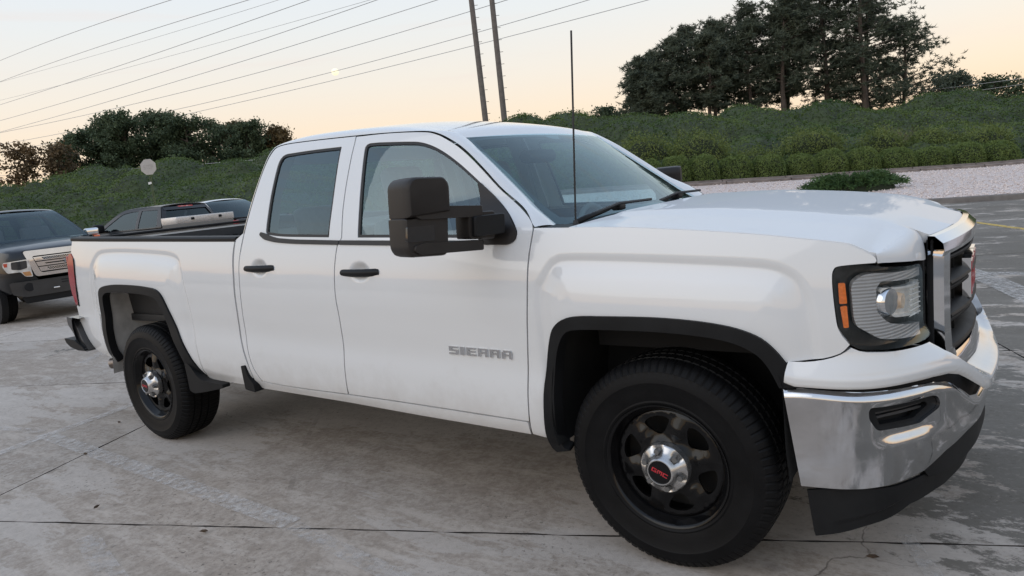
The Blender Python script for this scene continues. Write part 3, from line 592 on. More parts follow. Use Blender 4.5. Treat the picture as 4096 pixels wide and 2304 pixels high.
# --- trees
BARK = mat('pine_bark', (.085, .065, .052), .9, var=.3, scale=6, bump=.4, bscale=14)
PINE = leafmat('pine_needles', (.070, .086, .062), (.13, .15, .10), .8)
LTREE = leafmat('grove_leaves', (.058, .086, .048), (.115, .148, .080), .7)
WARM = leafmat('sun_tinted_leaves', (.08, .07, .035), (.20, .13, .055), .8)  # warm low sunlight on the treetops is put into this leaf colour
OAK = leafmat('oak_leaves', (.085, .068, .04), (.22, .14, .07), .7)
def tree(name, l, d, z0, top, cw, c0, m, label, cat='tree', group=None, limbs=46, tufts=12, per=7, needle=.34, nw=.05, style='pine', seed=0, lean=0., side=0.):
    r = np.random.default_rng(seed+11); root = empty(name, LD(l, d, z0)); tag(root, label, cat, group); H = top-z0
    b0 = np.array(LD(l, d, z0-.3)); axis = [b0+np.array([RH[0]*lean*t*t+.12*math.sin(t*5+seed), RH[1]*lean*t*t+.12*math.cos(t*4+seed), (H+.3)*t]) for t in np.linspace(0, 1, 9)]
    rt = .030*H**.85; tr = tube('trunk', axis, [rt*(1-.85*t)+.01 for t in np.linspace(0, 1, 9)], BARK, root, 7)
    ax = np.array(axis); tips = []
    for k in range(limbs):
        f = c0+(1-c0)*((k+r.random())/limbs)**.9; i = min(int(f*8), 7); p = ax[i]+(ax[i+1]-ax[i])*(f*8-i)
        g = (f-c0)/(1-c0)
        if style == 'pine': wd = cw*1.56*float(np.interp(g, [0, .15, .4, .65, .85, 1], [.70, .92, 1., .86, .58, .22]))
        else: wd = cw*math.sqrt(max(.05, 1-(2*g-1.0)**2*.92))
        th = r.uniform(0, 6.28); L_ = wd*r.uniform(.45, 1.2); sx = math.cos(th)
        if side and sx > 0: L_ *= 1+side*sx*(1-g)
        dv = np.array([RH[0]*sx+FH[0]*math.sin(th), RH[1]*sx+FH[1]*math.sin(th), 0]); rise = (.16+.40*g) if style == 'pine' else (.25+.5*g)
        pts = [p+dv*L_*t+np.array([0, 0, L_*rise*t*(1-.25*t)]) for t in (0, .35, .7, 1)]
        if L_ > .5 and k % 2 == 0: tube('limb', pts, [.035*L_**.5+.01, .025*L_**.5, .015, .006], BARK, tr, 4, False)
        for q in range(tufts):
            if style == 'pine':
                t = (.50, .78, 1.0)[q % 3]+.04*math.sin(k*3.1+q); rc = (.17+.07*L_)*(1.15 if q % 3 == 2 else 1.)
            else: t = r.uniform(.30, 1.05)**.7; rc = .20*(.45+L_*.22)
            c = p+dv*L_*t+np.array([0, 0, L_*rise*t*(1-.25*t)])+r.normal(size=3)*np.array([rc, rc, rc*.6])
            tips.append(c)
    T_ = np.array(tips); n = len(T_)*per; c = np.repeat(T_, per, 0)
    if style == 'pine':
        a = r.normal(size=(n, 3)); a[:, 2] = a[:, 2]*.6+.35; a /= np.linalg.norm(a, axis=1)[:, None]; b_ = np.cross(a, r.normal(size=(n, 3))); b_ /= np.linalg.norm(b_, axis=1)[:, None]
        c = c+a*.03; ln = needle*r.uniform(.6, 1.2, (n, 1)); V = np.stack([c-b_*nw, c+b_*nw, c+a*ln], 1).reshape(-1, 3); F = np.arange(3*n).reshape(-1, 3)
    else:
        c = c+r.normal(size=(n, 3))*needle*.75; V, F = leaves(c, needle*.42*r.uniform(.7, 1.3, n), np.array([0, 0, .4]), 1., 1.)
    tri_np('crown', V, F, m, root); return root
PT = [(11.0, 5.0, 8.0, 1.0, .12, 0), (11.9, 5.0, 9.3, 1.15, .16, 0), (12.9, 5.0, 10.1, 1.2, .20, 0), (13.9, 4.9, 10.4, 1.2, .26, 0), (15.3, 4.8, 11.6, 1.3, .26, 0), (16.2, 4.8, 10.4, 1.1, .30, 0), (17.2, 4.8, 11.4, 1.2, .30, 0), (18.7, 4.6, 11.9, 1.35, .24, 0), (19.6, 4.6, 11.2, 1.2, .20, 0), (20.5, 4.5, 12.8, 1.4, .28, 0), (21.8, 4.5, 12.9, 1.45, .30, 0), (22.8, 4.4, 12.2, 1.3, .25, 0), (23.8, 4.4, 14.0, 1.5, .34, 0), (25.4, 4.3, 13.6, 1.6, .24, 0), (26.5, 4.2, 14.4, 1.6, .20, 0), (27.8, 4.0, 15.2, 2.0, .14, 0), (29.2, 3.9, 13.8, 2.0, .10, .2), (30.4, 3.7, 12.2, 1.9, .08, .2), (31.4, 3.5, 9.8, 1.9, .05, .2)]
NTH = ['first', 'second', 'third', 'fourth', 'fifth', 'sixth', 'seventh', 'eighth', 'ninth', 'tenth', 'eleventh', 'twelfth', 'thirteenth', 'fourteenth', 'fifteenth', 'sixteenth', 'seventeenth', 'eighteenth', 'nineteenth']
for k, (l, z0, tp, cw, c0, sd_) in enumerate(PT):
    lb = {0: 'leftmost, smallest pine of the tall pine group', 12: 'tall pine with a slanted bare trunk, left of the tallest crown', 15: 'tallest pine of the group, its top cut by the picture edge', 18: 'rightmost pine of the group with long low boughs'}.get(k, NTH[k]+' pine from the left in the tall pine group')
    tree('pine_tree', l, 55+(k*7 % 5)*1.1-2.0, z0-.4, tp+.5, cw, c0*.72, PINE, lb, 'pine tree', 'tall pines on the bank', 70, 18, 11, .30, .036, 'pine', 100+k, lean=(.5 if k == 12 else .12*(-1)**k), side=sd_)
sn = ['tiny treetop just above the roof line of the white pickup', 'small round treetop beside the antenna', 'small spreading tree to the right of the tall pines', 'second small tree to the right of the tall pines', 'low dark treetop near the right edge', 'dark treetop at the right edge above the bank']
for k, (l, z0, tp, cw, mm) in enumerate([(2.7, 4.6, 6.6, .8, LTREE), (9.6, 4.9, 6.7, 1.2, LTREE), (38.2, 3.3, 6.5, 1.6, PINE), (39.8, 3.3, 6.6, 1.6, PINE), (42.4, 3.3, 5.9, 1.5, LTREE), (45.0, 3.2, 5.5, 2.0, LTREE)]):
    tree('small_tree', l, 60, z0-.5, tp, cw, .3, mm, sn[k], 'tree', 'small far trees', 30, 10, 8, .30, .05, 'round', 200+k)
gn = ['leftmost pine of the dark grove on the left', 'second pine of the dark left grove', 'third pine of the dark left grove', 'fourth pine of the dark left grove', 'fifth pine of the dark left grove', 'tallest pine of the dark left grove', 'pine right of the tallest one in the left grove', 'eighth tree of the dark left grove', 'broad tree in the middle right of the left grove', 'rounded tree near the right end of the left grove', 'tree tinted with low sunlight behind the right end of the left grove', 'rightmost dark rounded tree of the left grove', 'treetop tinted with low sunlight beside the cab of the white pickup']
for k, (l, z0, tp, cw, mm) in enumerate([(-34.2, 4.6, 8.5, 1.5, LTREE), (-33.2, 4.8, 9.2, 1.5, LTREE), (-32.2, 4.8, 9.5, 1.6, LTREE), (-31.2, 4.8, 9.4, 1.6, LTREE), (-30.2, 4.9, 9.6, 1.7, LTREE), (-28.9, 4.9, 9.6, 1.8, LTREE), (-27.5, 5.0, 9.4, 1.7, LTREE), (-26.4, 5.0, 8.8, 1.6, LTREE), (-25.0, 5.0, 8.6, 1.8, LTREE), (-23.4, 5.0, 8.3, 1.9, LTREE), (-22.2, 5.0, 8.4, 1.6, WARM), (-20.8, 5.0, 7.8, 1.7, LTREE), (-18.6, 5.0, 7.5, 1.4, WARM)]):
    tree('grove_tree', l, 58+(k*3 % 4)*.8+(2.5 if mm is WARM else 0), z0-1.0, tp+.35, cw*1.18, .06, mm, gn[k], 'tree', 'trees of the left grove', 46, 15, 13, .27, .06, 'round', 300+k)
tree('oak_tree', -34.6, 52, 3.9, 7.5, 1.35, .26, OAK, 'bronze-leaved tree with gaps in its crown, far left on the bank', 'tree', None, 26, 9, 9, .30, .05, 'round', 410)
tree('oak_tree', -32.7, 53, 3.9, 7.5, 1.2, .35, OAK, 'bronze-leaved tree touching the dark grove on the left', 'tree', None, 22, 9, 9, .30, .05, 'round', 420)
# --- tall utility poles, wires, stop sign, moon, fence
POLE = mat('pole_wood', (.17, .15, .135), .9, var=.2, scale=3)
for (l0, l1, lb) in ((-.73, -1.05, 'left one of two tall grey utility poles behind the white pickup'), (.87, .79, 'right one of two tall grey utility poles behind the white pickup')):
    a, b_ = np.array(LD(l0, 62, 2.)), np.array(LD(l1, 62, 26.)); root = empty('utility_pole', tuple(LD(l0, 62, 3.))); tag(root, lb, 'pole', 'twin utility poles')
    tube('pole', [a, (a+b_)/2, b_], [.27, .235, .19], POLE, root, 12)
    for k in range(17):
        t = .20+.042*k; p = a+(b_-a)*t; tube('step_bolt', [p+np.array([RH[0], RH[1], 0])*.2, p+np.array([RH[0], RH[1], 0])*.50], .022, POLE, root, 5)
WIRE = mat('wire_metal', (.52, .51, .50), .6, .3, var=.1)
WIREF = mat('wire_metal_pale', (.50, .49, .48), .6, .2, var=.1)
wires = [((-73.81, 110, 27.93), (-43.71, 80, 23.17), (-26.28, 62, 19.84)), ((-74.46, 110, 24.88), (-39.82, 80, 21.66), (-19.77, 62, 19.2)), ((-74.47, 110, 24.82), (-36.33, 80, 21.43), (-17.26, 62, 18.95)), ((-75.17, 110, 21.51), (-37.32, 80, 19.61), (-14.66, 62, 18.69)), ((-75.03, 110, 22.15), (-34.02, 80, 19.5), (-9.54, 62, 18.19)), ((-75.66, 110, 19.17), (-33.11, 80, 18.34), (-8.95, 62, 18.13)), ((-76.03, 110, 17.47), (-29.93, 80, 17.49), (-3.82, 62, 17.63)), ((-76.04, 110, 17.38), (-23.34, 80, 16.98), (2.54, 62, 17.13)), ((-76.42, 110, 15.6), (-17.04, 80, 15.94), (9.04, 62, 16.36)), ((-76.68, 110, 14.36), (-12.4, 80, 15.63), (14.13, 62, 15.86))]
wlb = ['topmost overhead wire in the sky', 'second overhead wire from the top', 'thin pale wire beside the second overhead wire', 'third heavy overhead wire from the top', 'thin pale wire above the middle heavy wires', 'fourth heavy overhead wire from the top', 'fifth heavy overhead wire from the top', 'sixth heavy overhead wire from the top', 'overhead wire passing the moon', 'lowest of the high overhead wires, below the moon']
def wire(A, m_, B, r, mt, label, group):
    A, m_, B = (np.array(q, float) for q in (A, m_, B)); pa = np.linalg.norm(m_-A); pb = np.linalg.norm(B-m_); tm = pa/(pa+pb)
    pts = []
    for t in np.linspace(-.12, 1.25, 36):
        L0 = (t-tm)*(t-1)/((0-tm)*(0-1)); L1 = t*(t-1)/(tm*(tm-1)); L2 = t*(t-tm)/(1*(1-tm)); pts.append(A*L0+m_*L1+B*L2)
    o = tube('overhead_wire', [LD(*p) for p in pts], r, mt, None, 5); tag(o, label, 'wire', group)
for k, (a, m_, b_) in enumerate(wires): wire(a, m_, b_, .018 if k in (2, 4) else .030, WIREF if k in (2, 4) else WIRE, wlb[k], 'high overhead wires')
for k, (a, m_, b_) in enumerate([((23.08, 80, 7.12), (29.42, 65, 5.98), (37.59, 50, 5.2)), ((17.46, 80, 7.27), (29.4, 65, 5.51), (37.59, 50, 4.8)), ((-42.22, 60, 6.63), (-25.86, 50, 5.3), (-13.97, 42, 4.47)), ((-42.29, 60, 6.32), (-25.91, 50, 5.05), (-13.97, 42, 4.30))]):
    wire(a, m_, b_, .016, WIREF, ['upper low wire in front of the right pines', 'lower low wire in front of the right pines', 'upper low wire in front of the left grove', 'lower low wire in front of the left grove'][k], 'low wires')
sg_ = empty('stop_sign', LD(-13.37, 27, .3)); tag(sg_, 'pale octagonal stop sign on a thin green post before the vine bank', 'sign')
def sgp(u, v, w): p = np.array(LD(-13.35+u, 27-w, 3.545+v)); return tuple(p)
SGM = mat('sign_back', (.42, .40, .38), .5, .2, var=.06, scale=6)
oc = [(.315*math.cos(math.radians(22.5+45*k)), .315*math.sin(math.radians(22.5+45*k))) for k in range(8)]
poly_extrude('sign_plate', oc, sgp, SGM, sg_, .012)
letters('sign_lettering', 'STOP', .075, .16, .022, lambda u, v, w: sgp(-.183+u, -.08+v, .0125+w), mat('sign_ghost', (.36, .34, .325), .5, .2), sg_, .002)
for dx in (-.028, .028): tube('sign_post', [LD(-13.37+dx, 27.03, .1), LD(-13.35+dx, 27.03, 3.8)], .014, mat('post_green', (.10, .12, .055), .6), sg_, 6)
poly_extrude('post_tag', [(-.07, -.05), (.06, -.02), (.05, .05), (-.07, .04)], lambda u, v, w: LD(-13.37+u, 26.96-w, 2.93+v), mat('tag_white', (.75, .74, .72), .6), sg_, .005)
bm = bmesh.new(); bmesh.ops.create_uvsphere(bm, u_segments=32, v_segments=16, radius=1.95)
mo = bm_obj('moon', bm, mat('moonlight', (.6, .58, .45), 1., scale=.6, emit=((1., .92, .62), .90))); mo.location = LD(-85.72, 400, 73.38); mo.data.polygons.foreach_set('use_smooth', [True]*len(mo.data.polygons)); tag(mo, 'pale yellow moon in the evening sky', 'moon')
fn = empty('railing', LD(-17.6, 24.5, 0)); tag(fn, 'dark metal railing at the left edge behind the black pickup', 'railing')
for k, hz in enumerate((1.1, 1.45, 1.8)): tube('rail', [LD(-22, 25, hz+.35), LD(-16.9, 24.5, hz)], .025, PLASTIC, fn, 6)
for k in range(10): tube('baluster', [LD(-22+.55*k, 25-.05*k, .1), LD(-22+.55*k, 25-.05*k, 2.15-.038*k)], .018, PLASTIC, fn, 5)
# ================================================================== the white pickup (x forward, z up; front axle at x = 0)
T0 = (-1.85, 0, 0)
truck = empty('pickup_truck', T0)
tag(truck, 'white extended-cab pickup truck with black wheels and black tow mirror, filling the foreground', 'pickup truck')
HWP = [(.30, .90), (.40, .935), (.46, .962), (.54, .974), (.62, .977), (.72, .972), (.84, .980), (.97, .987), (1.08, .982), (1.18, .968), (1.29, .942), (1.40, .905), (1.55, .845), (1.70, .772), (1.80, .705), (1.90, .62)]
PXP = [(-4.8, .925), (-4.4, .955), (-3.9, .975), (-3.2, .99), (-2.5, 1.), (-.5, 1.), (.0, .995), (.35, .985), (.6, .965), (.75, .93)]
_w, _p = pchip(HWP), pchip(PXP)
FB = crv([(-.500, .40), (-.497, .90), (-.491, 1.054), (-.464, 1.101), (-.427, 1.154), (-.396, 1.176), (-.334, 1.188), (-.078, 1.179), (.175, 1.164), (.345, 1.151), (.415, 1.14), (.461, 1.121), (.497, 1.091), (.521, 1.042), (.535, .98), (.545, .85), (.55, .4)], 4)
RB = crv([(-4.36, .40), (-4.374, .816), (-4.38, .9), (-4.353, .991), (-4.29, 1.172), (-4.24, 1.237), (-4.154, 1.295), (-4.031, 1.313), (-3.734, 1.31), (-3.324, 1.289), (-3.135, 1.27), (-3.054, 1.24), (-3.027, 1.189), (-3.006, 1.057), (-2.999, .903), (-3.007, .805), (-3.0, .4)], 4)
def blister_pts(B):
    B = np.array(B); out = []
    for d in (-.007, .0, .007, .015, .023, .031, .040, .055, .075):
        t = np.gradient(B, axis=0); t /= np.linalg.norm(t, axis=1)[:, None]+1e-9; nn = np.stack([t[:, 1], -t[:, 0]], 1)
        Q = B+nn*d; L = np.concatenate([[0], np.cumsum(np.linalg.norm(np.diff(Q, axis=0), axis=1))]); m_ = np.arange(0, L[-1], .014)
        out += list(np.stack([np.interp(m_, L, Q[:, 0]), np.interp(m_, L, Q[:, 1])], 1))
    return out
_bl = pchip([(0, 0), (.012, -.003), (.030, -.008), (.045, -.006), (.09, .006), (.15, .015), (.25, .019), (1, .02)])
HANDLES = [(-2.243, 1.163), (-1.465, 1.133)]
def side_w(x, z):
    x = np.asarray(x, float); z = np.asarray(z, float); h = z+.032*(x+.5)
    q1 = np.clip((z-1.27)/.16, 0, 1); q2 = np.clip((x+1.45)/.6, 0, 1); w = _w(h)*_p(x)-.075*q1*q1*(3-2*q1)*q2*q2*(3-2*q2)*(z > 1.27)*np.where(x > -.35, 0, 1)
    for B, a, b in ((FB, -.6, .65), (RB, -4.5, -2.9)):
        k = (x > a) & (x < b)
        if k.any():
            q = np.stack([x[k], z[k]], 1); s = segdist(q, B, False); s[~inside(q, B)] = 0; w = w.copy(); w[k] += _bl(s)*np.clip((1.5-z[k])/.1, 0, 1)
    for hx, hz in HANDLES:
        r2 = ((x-hx)/.075)**2+((z-hz)/.052)**2; w = w-.024*np.clip(1-r2, 0, 1)**1.7
    return w
def sideS(off=0.):
    def f(x, z):
        x = np.atleast_1d(np.asarray(x, float)); z = np.atleast_1d(np.asarray(z, float)); return np.stack([x, -(side_w(x, z)+off), z], -1)
    return f
S0 = sideS()
def sp(x, z, off=0.): return sideS(off)([x], [z])[0]

# --- outlines on the side (x, z), traced at real size
TOP_F = [(-1.612, 1.775), (-1.394, 1.764), (-1.195, 1.745), (-1.118, 1.726), (-1.044, 1.690), (-.954, 1.634), (-.825, 1.534), (-.701, 1.434), (-.564, 1.352), (-.511, 1.314), (-.494, 1.285), (-.498, 1.248), (-.512, 1.16), (-.526, 1.0), (-.545, .86), (-.564, .721), (-.585, .500)]
TOP_R = [(-1.620, 1.778), (-2.003, 1.797), (-2.215, 1.799), (-2.275, 1.765), (-2.310, 1.663), (-2.346, 1.499), (-2.390, 1.299), (-2.418, 1.197), (-2.435, 1.03), (-2.460, .88), (-2.470, .73), (-2.45, .60), (-2.405, .520)]
BP = [(-1.682, .510), (-1.664, .702), (-1.650, .90), (-1.650, 1.02), (-1.639, 1.149), (-1.615, 1.272), (-1.590, 1.299), (-1.602, 1.437), (-1.608, 1.675), (-1.612, 1.770)]
sh = lambda pts, dx, dz=0: [(x+dx, z+dz) for x, z in pts]
FDOOR = crv(TOP_F, 4)+crv([(-.585, .500), (-.902, .505), (-1.339, .510), (-1.678, .511)], 3)[1:]+crv(sh(BP, .003), 3)[1:-1]
RDOOR = crv(TOP_R, 4)+crv([(-2.405, .520), (-2.3, .512), (-2.058, .508), (-1.688, .511)], 3)[1:]+crv(sh(BP, -.004), 3)[1:-1]
FWIN = [(-1.479, 1.292), (-1.484, 1.36), (-1.491, 1.43), (-1.503, 1.53), (-1.515, 1.621), (-1.526, 1.700), (-1.526, 1.716), (-1.516, 1.727), (-1.498, 1.731)]+crv([(-1.44, 1.728), (-1.377, 1.722), (-1.257, 1.710), (-1.188, 1.699), (-1.118, 1.674), (-1.046, 1.636), (-.965, 1.583), (-.898, 1.535), (-.831, 1.486)], 4)+crv([(-.723, 1.408), (-.623, 1.340), (-.569, 1.287), (-.569, 1.256), (-.60, 1.236)], 4)+[(-.735, 1.246), (-.749, 1.262)]
RWIN = roundpoly([(-2.19, 1.338), (-2.10, 1.324), (-2.015, 1.317), (-1.682, 1.301), (-1.68, 1.481), (-1.701, 1.738), (-1.932, 1.747), (-2.188, 1.749), (-2.195, 1.573)], [.02, .05, .1, .004, .2, .006, .2, .06, .2], 5)
fdoor = panel('front_door', S0, FDOOR, PAINT, truck, [FWIN], .03, .02, refine=[(HANDLES[1][0], HANDLES[1][1], .10, .075, .007)])
rdoor = panel('rear_door', S0, RDOOR, PAINT, truck, [RWIN], .03, .02, refine=[(HANDLES[0][0], HANDLES[0][1], .10, .075, .007)])

# --- fender, flares, bed side
FFO = [(-.486, .367), (-.507, .406), (-.498, .539), (-.482, .673), (-.453, .798), (-.422, .881), (-.389, .922), (-.341, .948), (-.28, .958), (-.197, .960), (-.002, .961), (.141, .954), (.248, .941), (.318, .924), (.373, .898), (.413, .859), (.441, .818), (.459, .775), (.466, .738)]
FFI = [(-.413, .387), (-.449, .405), (-.450, .492), (-.437, .661), (-.409, .784), (-.381, .85), (-.349, .890), (-.303, .905), (-.202, .910), (-.006, .911), (.137, .904), (.232, .893), (.302, .875), (.357, .843), (.391, .798), (.418, .734)]
RFO = [(-4.231, .504), (-4.222, .664), (-4.205, .822), (-4.165, .978), (-4.125, 1.035), (-4.038, 1.062), (-3.867, 1.074), (-3.603, 1.070), (-3.441, 1.060), (-3.328, 1.046), (-3.272, 1.012), (-3.238, .947), (-3.180, .808), (-3.107, .644), (-3.063, .555), (-3.030, .480)]
RFI = [(-4.164, .500), (-4.155, .644), (-4.140, .802), (-4.105, .955), (-4.064, 1.002), (-3.964, 1.019), (-3.627, 1.018), (-3.425, 1.005), (-3.338, .978), (-3.300, .915), (-3.250, .775), (-3.179, .630), (-3.150, .546), (-3.13, .48)]
HG = [(-.487, 1.2885), (-.256, 1.280), (-.121, 1.273), (.113, 1.253), (.345, 1.228), (.501, 1.205), (.599, 1.189), (.622, 1.184), (.654, 1.168), (.684, 1.149), (.693, 1.140), (.697, 1.127)]
fl_in = [p for p in FFO if p[1] < .815 or p[0] < .44]
FEND = crv(sh([(-.493, 1.285), (-.498, 1.248), (-.512, 1.16), (-.526, 1.0), (-.545, .86), (-.564, .721), (-.585, .500), (-.588, .440)], .007), 3)+[(-.515, .431)]+crv([(-.500, .47), (-.498, .539)]+FFO[3:17], 3)+crv([(.446, .822), (.492, .825), (.549, .835), (.596, .853), (.622, .880)], 3)+crv([(.603, .906), (.591, .934), (.586, .968), (.580, 1.037), (.578, 1.088), (.582, 1.11), (.594, 1.12), (.636, 1.124), (.692, 1.126)], 3)+crv(HG[::-1], 3)[1:]
fender = panel('front_fender', S0, FEND, PAINT, truck, (), .02, .02, extra=blister_pts(FB))
BED = [(-4.595, 1.393), (-3.33, 1.351), (-2.462, 1.318)]+crv([(-2.470, 1.305), (-2.484, 1.231), (-2.492, 1.103), (-2.515, .917), (-2.533, .788), (-2.527, .726), (-2.509, .636), (-2.490, .563), (-2.485, .47)], 3)+[(-3.02, .470)]+crv(RFO[::-1], 3)+[(-4.30, .505), (-4.494, .551), (-4.62, .60), (-4.69, .72), (-4.70, .897), (-4.643, .906)]+crv([(-4.607, 1.009), (-4.568, 1.127), (-4.556, 1.225), (-4.565, 1.262), (-4.612, 1.30)], 3)
bed = panel('bed_side', S0, BED, PAINT, truck, (), .024, .02, extra=blister_pts(RB))
fl1 = panel('wheel_arch_flare', sideS(.012), crv(FFO, 3)+crv(FFI[::-1], 3), PLASTIC, truck, (), .02, .05)
fl2 = panel('wheel_arch_flare', sideS(.012), crv(RFO, 3)+crv(RFI[::-1], 3), PLASTIC, truck, (), .02, .05)
rock = panel('rocker_panel', S0, [(-.592, .494), (-.592, .437)]+[(-1.238, .445), (-1.732, .457), (-2.44, .462)]+crv([(-2.475, .47), (-2.477, .563), (-2.462, .60)], 3)+crv([(-2.412, .513), (-2.3, .505), (-2.058, .501), (-1.69, .504), (-1.339, .503), (-.902, .498)], 3), PAINT, truck, (), .03, .03)
CG = [(-2.455, 1.318), (-2.468, 1.231), (-2.476, 1.103), (-2.501, .917), (-2.519, .788), (-2.513, .726), (-2.495, .636), (-2.481, .563), (-2.475, .49)]
corner = panel('cab_corner', S0, crv(sh([(-2.380, 1.355)]+TOP_R[7:], -.007, -.002), 3)+crv(CG[::-1], 3), PAINT, truck, (), .012, .02)
# near-black backing added so the panel gaps read as shade
panel('inner_side', sideS(-.025), [(-.45, 1.27), (-.45, .46), (-2.50, .47), (-2.50, 1.27)], DARK, truck, (), .08, 0)
box('cab_gap_shade', (-2.475, 0, .92), (.03, 1.90, .74), DARK, truck)

# --- windows of the doors: rubber, glass, belt strip, handle, mirror sail
def door_extras(door, win, glass, belt, handle):
    ring = offset(win, .013)
    panel('window_seal', sideS(-.004), win, RUBBER, door, [ring], .03, .012)
    panel('window_glass', sideS(-.010), glass, GLASS, door, (), .04, 0)
    panel('belt_strip', sideS(.006), belt, RUBBER, door, (), .02, .014)
    hx, hz = handle; 
    pts = roundpoly([(hx-.130, hz-.004), (hx-.128, hz+.013), (hx+.125, hz+.014), (hx+.131, hz+.004), (hx+.129, hz-.022), (hx+.05, hz-.024), (hx-.125, hz-.024)], .012, 3)
    def hs(x, z):
        x = np.atleast_1d(np.asarray(x, float)); z = np.atleast_1d(np.asarray(z, float))
        w = _w(np.full_like(x, hz)+.032*(x+.5))*_p(x)
        return np.stack([x, -(w+.022-.9*(z-hz+.004)**2/.02-.35*(x-hx)**2/.13*.3), z], -1)
    panel('door_handle', hs, pts, PLASTIC, door, (), .012, .026)
GL_F = [q for q in FWIN if q[1] > 1.483]+[(-.834, 1.484), (-.749, 1.262)]
GL_F = FWIN[:FWIN.index([q for q in FWIN if q[0] < -.83][-1])+1]+[(-.834, 1.483), (-.749, 1.262)]
door_extras(fdoor, FWIN, GL_F, roundpoly([(-1.599, 1.285), (-1.602, 1.264), (-1.276, 1.250), (-.74, 1.230), (-.74, 1.252), (-1.276, 1.272)], .003, 2), HANDLES[1])
door_extras(rdoor, RWIN, RWIN, roundpoly([(-1.606, 1.285), (-1.610, 1.264), (-1.958, 1.281), (-2.104, 1.293), (-2.20, 1.312), (-2.240, 1.338), (-2.230, 1.352), (-2.195, 1.345), (-2.104, 1.317), (-1.958, 1.303)], [.003, .003, .1, .1, .05, .014, .012, .03, .1, .1], 3), HANDLES[0])
SAIL = roundpoly([(-.840, 1.484), (-.831, 1.490), (-.723, 1.412), (-.623, 1.343), (-.566, 1.287), (-.565, 1.250), (-.600, 1.231), (-.740, 1.236), (-.754, 1.266)], [.002, .002, .1, .1, .06, .04, .03, .02, .002], 4)
# badge on the front door, in block letters
def on_side(x0, z0, slope=0.):
    return lambda u, v, w: tuple(sp(x0+u, z0+v+slope*u, w+.001))
letters('badge_lettering', 'SIERRA', .050, .036, .0125, on_side(-.966, .766, -.012), CHROME, fdoor[0], .006, .12)
def on_side_l(x0, z0):
    return lambda u, v, w: tuple(np.array(sp(x0-u, z0+v, w+.001))*np.array([1, -1, 1]))
letters('badge_lettering', 'SIERRA', .050, .036, .0125, on_side_l(-.636, .766), CHROME, fdoor[1], .006, .12)

# --- roof, pillars, windshield
A_ = crv([(-.487, 1.2925), (-.556, 1.358), (-.693, 1.441), (-.817, 1.542), (-.946, 1.643), (-1.037, 1.699), (-1.114, 1.735), (-1.194, 1.754), (-1.394, 1.772), (-1.617, 1.786), (-2.003, 1.805), (-2.222, 1.807), (-2.286, 1.772), (-2.318, 1.665), (-2.354, 1.500), (-2.388, 1.345)], 4)
A3 = [sp(x+.002*(x > -1.2), z-.003*(z > 1.3)) for x, z in A_]
Bk = [(-.469, -.79, 1.279), (-.512, -.778, 1.310), (-.590, -.757, 1.367), (-.734, -.715, 1.482), (-.860, -.680, 1.583), (-.945, -.657, 1.648), (-1.013, -.640, 1.698), (-1.10, -.636, 1.742), (-1.36, -.630, 1.795), (-1.617, -.628, 1.822), (-2.003, -.628, 1.840), (-2.232, -.632, 1.835), (-2.320, -.64, 1.79), (-2.362, -.66, 1.67), (-2.415, -.71, 1.50), (-2.455, -.75, 1.345)]
B3 = [np.array(p) for p in crv(Bk, 4)]
nA = len(A3); rows = []
for i in range(nA):
    a, b = A3[i], B3[i]; f = i/(nA-1)
    if f < .42: c = .5*(a+b)+np.array([.018, -.016, .014])
    elif f < .72: c = np.array([b[0]*.5+a[0]*.5, a[1]*.92+b[1]*.08, b[2]*.85+a[2]*.15])
    else: c = .35*a+.65*np.array([b[0], a[1], .5*(a[2]+b[2])])
    if .42 <= f < .50: c = c*((f-.42)/.08)+(.5*(a+b)+np.array([.018, -.016, .014]))*(1-(f-.42)/.08)
    if .66 <= f < .72: k = (f-.66)/.06; c = c*(1-k)+(.35*a+.65*np.array([b[0], a[1], .5*(a[2]+b[2])]))*k
    rows.append([tuple((1-t)**2*a+2*t*(1-t)*c+t*t*b) for t in np.linspace(0, 1, 8)])
rail = loft('roof_pillar_rail', rows, PAINT, truck, 60); mirror_obj(rail)
# roof skin between the rails
i1, i2 = 24, 48
def roof_row(i):
    b = B3[i]; yb = -b[1]; f = (i-i1)/(i2-i1); out = []
    crown = .022+.012*math.sin(math.pi*min(1, max(0, f))); fw_ = .055*max(0, 1-f*3.2)-.03*max(0, (f-.85)/.15)
    for v in np.linspace(-1, 1, 25):
        out.append((b[0]+fw_*(1-v*v), v*yb, b[2]+crown*(1-v*v)*(.25 if f == 0 else min(1, .25+6*f))+(.012*math.sin(math.pi*4.5*abs(v))**2*.0)))
    return out
roof = loft('roof', [roof_row(i) for i in range(i1, i2+1)], PAINT, truck, 60)
# rear cab wall with its window
def back_row(i, off=0):
    b = B3[i]; return [(b[0]-.03*(1-v*v)+off, v*-b[1], b[2]) for v in np.linspace(-1, 1, 13)]
back = loft('cab_back_wall', [back_row(i) for i in (48, 50, 51)]+[[(x-.0, y, z) for x, y, z in back_row(51)]], PAINT, truck)
bw = loft('rear_window', [back_row(i) for i in range(51, 61)], GLASS, truck)
loft('cab_back_wall', [back_row(60), [(-2.46, y*1.1, 1.30) for x, y, z in back_row(60)], [(-2.46, y*1.1, .5) for x, y, z in back_row(60)]], PAINT, truck)
